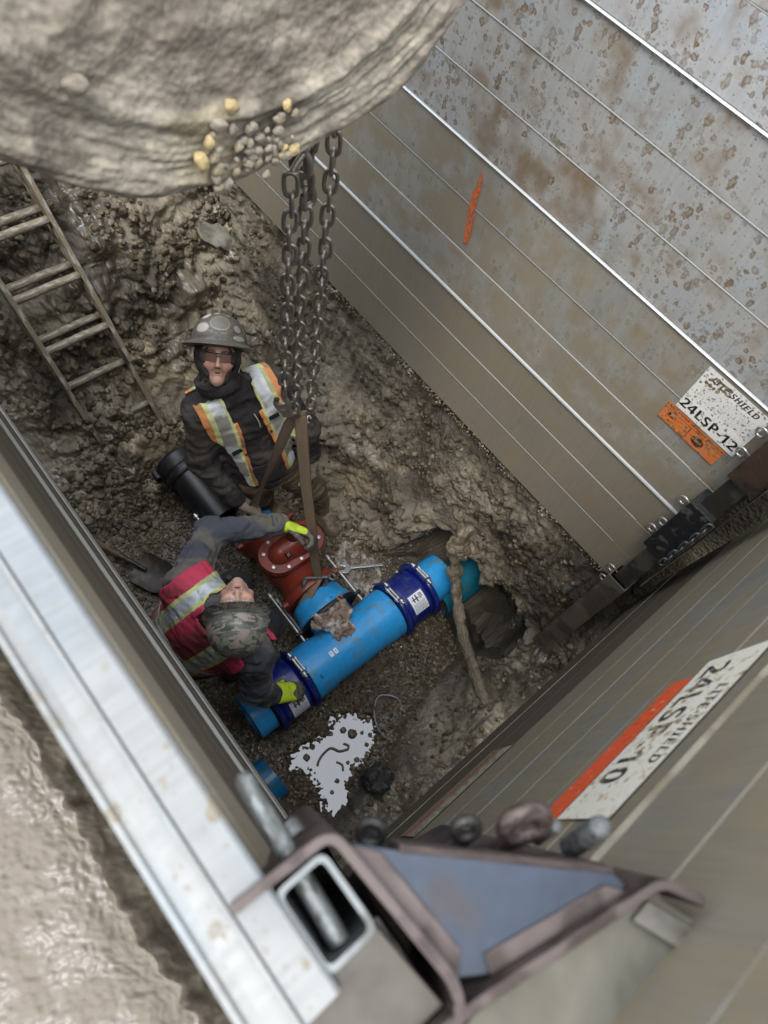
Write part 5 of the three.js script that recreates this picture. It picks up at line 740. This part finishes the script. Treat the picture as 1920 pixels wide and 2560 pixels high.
  const boot = (an, kn, toe) => { const sh = mid(an, kn, 0.62), B = [[sh, 0.076, an, 0.066], [an, 0.063, [an[0] + (toe[0] - an[0]) * 0.4, -1.335, an[2] + (toe[2] - an[2]) * 0.4], 0.058], [[an[0] + (toe[0] - an[0]) * 0.4, -1.34, an[2] + (toe[2] - an[2]) * 0.4], 0.058, toe, 0.05], [[an[0], -1.335, an[2]], 0.055, toe, 0.05]]; const [a, b] = bounds(B, 0.02); const f = field(B, 0.04); part(t, 'boot', sdf((x, y, z) => Math.max(f(x, y, z) + 0.004 * ns(x * 30, y * 30, z * 30), -1.392 - y), a, b, 0.0075), mat(0xffffff, 0.5, 0, { map: mottled(0x6f6450, 0x5a4f3d, 8, 215) })); };
  boot(J.Lank, J.Lknee, [-1.52, -1.345, 0.425]); boot(J.Rank, J.Rknee, [-1.78, -1.345, 0.64]);
  const dirty = mat(0xffffff, 0.85, 0, { map: mottled(0x85796a, 0x6a5f52, 12, 217), ...clothBump });
  placeHand(t, 'glove', J.Rwr, [0.55, -0.55, -0.5], [0.3, -0.75, 0.4], 1.0, [dirty], false); placeHand(t, 'glove', J.Lwr, [0.1, -0.95, 0.1], [0.1, 0, 0.9], 0.7, [dirty], true);
  // hat
  const hx = helmetTex((x, w, h) => { x.fillStyle = '#5b5750'; x.fillRect(0, 0, w, h); let q = 77; const R = () => { q = (q * 1664525 + 1013904223) >>> 0; return q / 4294967296; }; for (let i = 0; i < 6500; i++) { x.globalAlpha = 0.5; x.fillStyle = ['#8d867a', '#2b2926', '#a39b8c', '#5d564b', '#7a6f5c'][i % 5]; x.fillRect(R() * w, R() * h, 1 + R() * 4, 1 + R() * 2); } x.globalAlpha = 1; const S = (u, v, a, b, c, c2) => { for (const k of [0, w]) { x.globalAlpha = 0.7; x.fillStyle = c; x.beginPath(); x.ellipse(((u * w) + k) % (w * 2) - (u > 0.5 && k ? w : 0), v * h, a, b, 0, 0, 7); x.fill(); if (c2) { x.strokeStyle = c2; x.lineWidth = 3; x.stroke(); } } }; S(0.0, 0.30, 34, 25, '#77716a', '#b3a27a'); S(0.12, 0.36, 17, 13, '#aaa69f', '#3c3a4a'); S(0.2, 0.36, 9, 12, '#b5b1a8', '#55504a'); S(0.885, 0.38, 24, 16, '#bdb8ae', '#77716a'); S(0.85, 0.2, 22, 14, '#c9c5bb', '#99938a'); S(0.95, 0.12, 20, 8, '#b7b0a4', '#8a8378'); S(0.09, 0.16, 12, 7, '#a8a49b', '#555'); S(0.13, 0.47, 26, 7, '#c2beb4'); for (let i = 0; i < 30; i++) { x.globalAlpha = 0.25; x.fillStyle = '#b7a884'; x.fillRect(R() * w, h * (0.35 + R() * 0.1), 20, 4); } x.globalAlpha = 1; });
  const prof = []; for (let i = 0; i <= 4; i++) prof.push([-0.024 + i * 0.0015 - (i > 2 ? 0.002 : 0), 0.12 + i * 0.011]); prof.push([-0.02, 0.169], [-0.015, 0.168], [-0.008, 0.152], [-0.002, 0.14], [0.004, 0.132]); for (let i = 0; i <= 10; i++) { const a = i / 10 * Math.PI / 2; prof.push([0.01 + 0.128 * Math.sin(a), 0.1285 * Math.cos(a) + 1e-4]); }
  const hat = lathe(prof, [0, 0, 0], [0, 1, 0], 64).scale(0.98, 1, 1.1).applyMatrix4(new THREE.Matrix4().makeRotationX(-0.14).setPosition(0, 0.066, -0.006)).applyMatrix4(hm);
  const hh = part(t, 'hard_hat', hat, mat(0xffffff, 0.45, 0, { map: hx, side: 2 }), 'scuffed dark full-brim hard hat covered with stickers');
  part(hh, 'crown_ridge', sdf((x, y, z) => Math.max(ell(x, y - 0.06, z, 0.02, 0.136, 0.142), 0.11 - y), [-0.03, 0.1, -0.14], [0.03, 0.21, 0.14], 0.005).applyMatrix4(hm), mat(0x6d675f, 0.5));
  part(hh, 'cap_edge', tube([[-0.075, 0.03, 0.06], [-0.05, 0.06, 0.097], [0, 0.072, 0.108], [0.05, 0.06, 0.097], [0.075, 0.03, 0.06]], 0.006, 24, 8).applyMatrix4(hm), mat(0x9a7d58, 0.8));
}
{ /* ---- worker crouching beside the tee, head thrown back */
  const J = { head: [-1.035, -0.10, 1.445], neck: [-1.12, -0.275, 1.48], Rsh: [-0.90, -0.375, 1.46], Lsh: [-1.36, -0.345, 1.52], Lelb: [-1.555, -0.43, 1.27], Lwr: [-1.405, -0.445, 0.96], Relb: [-0.825, -0.66, 1.51], Rwr: [-0.80, -0.925, 1.44], pel: [-1.3, -0.85, 1.63], Rhip: [-1.2, -0.88, 1.6], Lhip: [-1.39, -0.88, 1.62], Lknee: [-1.44, -1.0, 1.22], Lank: [-1.42, -1.31, 1.48], Rknee: [-1.14, -1.0, 1.21], Rank: [-1.13, -1.31, 1.48] };
  const t = thing('person', 'crouching worker in red vest and camouflage hard hat, one lime glove on the coupling', 'person');
  const H = headFrame([-0.148, 0.973, -0.154], [0.815, 0.215, 0.546]), hm = basis(H.l, H.u, H.f, A3(J.head));
  const hg = headGeo({ tone: 1.02, hair: lin(0x6a5a50), moustache: 0.45, beard: 0.5, mouth: true }).applyMatrix4(hm);
  const all = [...torsoBones(J, 1), ...armBones(J, 'R', 0.9), ...armBones(J, 'L', 0.9), ...legBones(J, 'R'), ...legBones(J, 'L'), [J.neck, 0.065, mid(J.neck, J.head, 0.6), 0.058], [J.Lwr, 0.03, [-1.35, -0.455, 0.9], 0.03], [J.Rwr, 0.03, [-0.79, -1.0, 1.4], 0.03]];
  let [lo, hi] = bounds(all, 0.03); part(t, 'body', mergeGeometries([sdf(field(all, 0.05, -0.016), lo, hi, 0.013, () => skinA), hg]), phys(0xffffff, 0.5, { vertexColors: true }), 'stubbled face turned to the sky');
  const eye = mat(0xe8e2da, 0.2); for (const s of [-1, 1]) { const e = part(t, 'eye', new THREE.SphereGeometry(0.0125, 16, 12).translate(s * 0.031, 0.012, 0.081).applyMatrix4(hm), eye); part(e, 'iris', new THREE.SphereGeometry(0.0062, 12, 8).translate(s * 0.031, 0.012, 0.0885).applyMatrix4(hm), mat(0x3a3a3a, 0.2)); }
  glasses(t, hm, phys(0xf2f2f2, 0.05, { transmission: 0.96, thickness: 0, side: 2 }), mat(0xb9b9b4, 0.3));
  part(t, 'head_band', sdf((x, y, z) => { const d = ell(x, y - 0.035, z + 0.012, 0.084, 0.1, 0.106); return Math.max(d, -(d + 0.012), 0.035 - y + z * -0.1); }, [-0.1, 0, -0.14], [0.1, 0.15, 0.12], 0.005).applyMatrix4(hm), mat(0x16161a, 0.9));
  const grey = mat(0xffffff, 0.92, 0, { map: mottled(0x474a52, 0x666259, 8, 221), ...clothBump });
  const sb = [...torsoBones(J, 1.06), ...armBones(J, 'R', 1.22), ...armBones(J, 'L', 1.22), [J.neck, 0.065, mid(J.neck, J.pel, 0.2), 0.11]]; [lo, hi] = bounds(sb, 0.04);
  const sw = part(t, 'sweatshirt', sdf(wrinkle(field(sb, 0.045, 0.012), 0.015, 11), lo, hi, 0.0085), grey);
  const cuff = (w, el, n) => part(sw, 'cuff', cyl(mid(el, w, 0.9), mid(el, w, 1.06), 0.062, 0.057, 20), grey); cuff(J.Lwr, J.Lelb); cuff(J.Rwr, J.Relb);
  const F = torsoFrame(J.pel, J.neck, J.Rsh, J.Lsh), vb = torsoBones(J, 1.1).slice(0, 5), sf = field(sb, 0.045, 0.012), vf0 = (x, y, z) => sf(x, y, z) - 0.024, armCut = field([[mid(J.Rsh, J.Relb, 0.48), 0.092, J.Rwr, 0.11], [mid(J.Lsh, J.Lelb, 0.3), 0.1, J.Lwr, 0.11]], 0.01);
  const red = mat(0xffffff, 0.8, 0, { map: mottled(0xc23a56, 0x8a3d44, 9, 223), ...clothBump }), lime = mat(0xffffff, 0.8, 0, { map: mottled(0xc9cf8a, 0xadb27e, 9, 225), ...clothBump }), silver = mat(0xffffff, 0.42, 0.2, { map: mottled(0xccd3d6, 0xa4a8a6, 11, 227), ...clothBump }), camo2 = mat(0xffffff, 0.6, 0.1, { map: mottled(0x8b8f78, 0x5a5c50, 10, 229), ...clothBump });
  const vest = wrinkle((x, y, z) => { const [a, b, c] = F.loc(x, y, z), d = vf0(x, y, z), shell = Math.max(d, -(d + 0.016)); return Math.max(shell, b - 0.36, -b - 0.33, Math.abs(a) - 0.255, -armCut(x, y, z), Math.min(0.055 - Math.abs(a), b - 0.3), Math.min(0.012 - Math.abs(a), c)); }, 0.006, 13);
  [lo, hi] = bounds(vb, 0.09);
  const vp = split(sdf(vest, lo, hi, 0.0068), (x, y, z) => { const [a, b, c] = F.loc(x, y, z), q = Math.abs(a); if (b < -0.04 && b > -0.12) return b < -0.055 && b > -0.105 ? 's' : 'l'; if (c < 0.02 && b < -0.15 && b > -0.22) return 'g'; if (q > 0.085 && q < 0.175) return q > 0.105 && q < 0.155 ? 's' : 'l'; return 'r'; });
  const vr = part(t, 'vest', vp.r, red); part(vr, 'lime_band', vp.l, lime); part(vr, 'reflective_band', vp.s, silver); if (vp.g) part(vr, 'back_stripe', vp.g, camo2);
  const mb = (a, b, c, s, rot) => part(vr, 'radio_clip', rbox([0, 0, 0], s, 0.006).applyMatrix4(basis(F.l, F.up, F.f, F.at(a, b, c)).multiply(new THREE.Matrix4().makeRotationFromEuler(new THREE.Euler(...rot)))), rubber);
  mb(0.06, 0.2, 0.19, [0.05, 0.06, 0.035], [0.2, 0.3, 0.3]); mb(0.10, 0.16, 0.19, [0.03, 0.07, 0.03], [0.1, 0.2, -0.4]); mb(-0.03, 0.2, 0.19, [0.045, 0.03, 0.03], [0, 0.2, 0.5]);
  { const pts = []; for (let i = 0; i < 60; i++) { const s = i / 59, a = i * 0.95; pts.push(F.at(0.06 - 0.18 * s + 0.011 * Math.cos(a), 0.19 - 0.06 * s + 0.011 * Math.sin(a), 0.205 + 0.01 * Math.sin(s * 3))); } part(vr, 'coiled_cord', tube(pts, 0.0032, 260, 6), rubber); part(vr, 'key_ring', new THREE.TorusGeometry(0.014, 0.0022, 6, 20).applyMatrix4(basis(F.l, F.up, F.f, F.at(0.03, 0.18, 0.215))), M.bolt); }
  part(vr, 'pen_loop', rbox([0, 0, 0], [0.018, 0.06, 0.008], 0.003).applyMatrix4(basis(F.l, F.up, F.f, F.at(0.2, 0.16, 0.06)).multiply(new THREE.Matrix4().makeRotationFromEuler(new THREE.Euler(-0.6, 0.5, 0.2)))), rubber);
  const dark = mat(0xffffff, 0.88, 0, { map: mottled(0x2c2c30, 0x3d3833, 10, 231), ...clothBump }), pb = [...legBones(J, 'R'), ...legBones(J, 'L'), [J.Rhip, 0.13, J.Lhip, 0.13], [J.pel, 0.15, mid(J.Rhip, J.Lhip), 0.14]];
  [lo, hi] = bounds(pb, 0.05); part(t, 'trousers', sdf(wrinkle(field(pb, 0.05, 0.016), 0.008, 3), lo, hi, 0.011), dark);
  for (const s of ['L', 'R']) { const a = J[s + 'ank'], toe = [a[0], -1.345, a[2] - 0.17], B = [[mid(a, J[s + 'knee'], 0.4), 0.07, a, 0.062], [a, 0.06, [a[0], -1.34, a[2] - 0.06], 0.055], [[a[0], -1.34, a[2]], 0.055, toe, 0.05]], [p, q] = bounds(B, 0.02), f = field(B, 0.04); part(t, 'boot', sdf((x, y, z) => Math.max(f(x, y, z), -1.392 - y), p, q, 0.01), mat(0x3a332b, 0.6)); }
  const hiviz = mat(0xffffff, 0.75, 0, { map: mottled(0xc3dc2e, 0x9fb43c, 9, 233, { lo: 0.52, hi: 0.7 }), ...clothBump }), coat = mat(0xffffff, 0.6, 0, { map: mottled(0x4a4a46, 0x5f5d52, 9, 235) });
  placeHand(t, 'glove', J.Lwr, [0.75, -0.12, -0.62], [0.55, -0.35, 0.7], 0.95, [hiviz, coat], true); placeHand(t, 'glove', J.Rwr, [0.35, -0.45, -0.82], [-0.15, -0.9, 0.3], 0.42, [hiviz, coat], false);
  // camouflage cap-style hard hat
  const C4 = [0x7b8076, 0x999a8d, 0x5c6058, 0xb3a497].map(lin), camo = tex(512, 256, (u, v) => { const i = Math.floor(u * 128), j = Math.floor(v * 64), a = tfbm(i / 128, j / 64, 9, 3, 301), b = tfbm(i / 128, j / 64, 14, 3, 311), c = tfbm(i / 128, j / 64, 22, 2, 321); let k = 0; if (a > 0.53) k = 1; if (b > 0.56) k = 2; if (c > 0.62) k = 3; return C4[k]; });
  const cm = mat(0xffffff, 0.34, 0, { map: camo, side: 2 }), prof = [[-0.008, 0.120], [-0.012, 0.134], [-0.008, 0.136], [-0.002, 0.128]]; for (let i = 0; i <= 12; i++) { const a = i / 12 * Math.PI / 2; prof.push([0.004 + 0.132 * Math.pow(Math.sin(a), 0.92), 0.1245 * Math.pow(Math.cos(a), 0.9) + 1e-4]); }
  const hx = new THREE.Matrix4().makeRotationX(-0.2).setPosition(0, 0.062, -0.008);
  const hat = part(t, 'hard_hat', lathe(prof, [0, 0, 0], [0, 1, 0], 64).scale(1.04, 1.06, 1.2).applyMatrix4(hx).applyMatrix4(hm), cm, 'glossy digital-camouflage hard hat with a short peak');
  const vz = grid(36, 10, (a, b) => { const q = lerp(-1.35, 1.35, a), r = 0.128 + b * 0.062 * Math.pow(Math.cos(q), 0.8); return [r * Math.sin(q) * 0.97, -0.006 - 0.014 * b - 0.012 * Math.pow(Math.sin(q), 2) * b, r * Math.cos(q) * 1.14]; }, (p) => [p[0] * 3, p[2] * 3]); const vz2 = vz.clone(); { const p = vz2.attributes.position; for (let i = 0; i < p.count; i++) p.setY(i, p.getY(i) - 0.003); vz2.index.array.reverse(); vz2.computeVertexNormals(); }
  part(hat, 'peak', merge([vz, vz2]).applyMatrix4(hx).applyMatrix4(hm), cm);
  for (const s of [-1, 0, 1]) part(hat, 'crown_ridge', tube([[s * 0.03, 0.085, 0.118], [s * 0.03, 0.148 - 0.006 * Math.abs(s), 0.055], [s * 0.028, 0.168 - 0.008 * Math.abs(s), -0.01], [s * 0.03, 0.15 - 0.006 * Math.abs(s), -0.08]].map((p) => V3(p[0], p[1] + 0.012, p[2])), 0.011, 30, 10).applyMatrix4(hm), cm);
  for (const s of [-1, 1]) part(hat, 'accessory_slot', rbox([s * 0.128, 0.055, -0.01], [0.012, 0.03, 0.04], 0.004).applyMatrix4(hm), cm);
}
renderer.render(scene, camera);
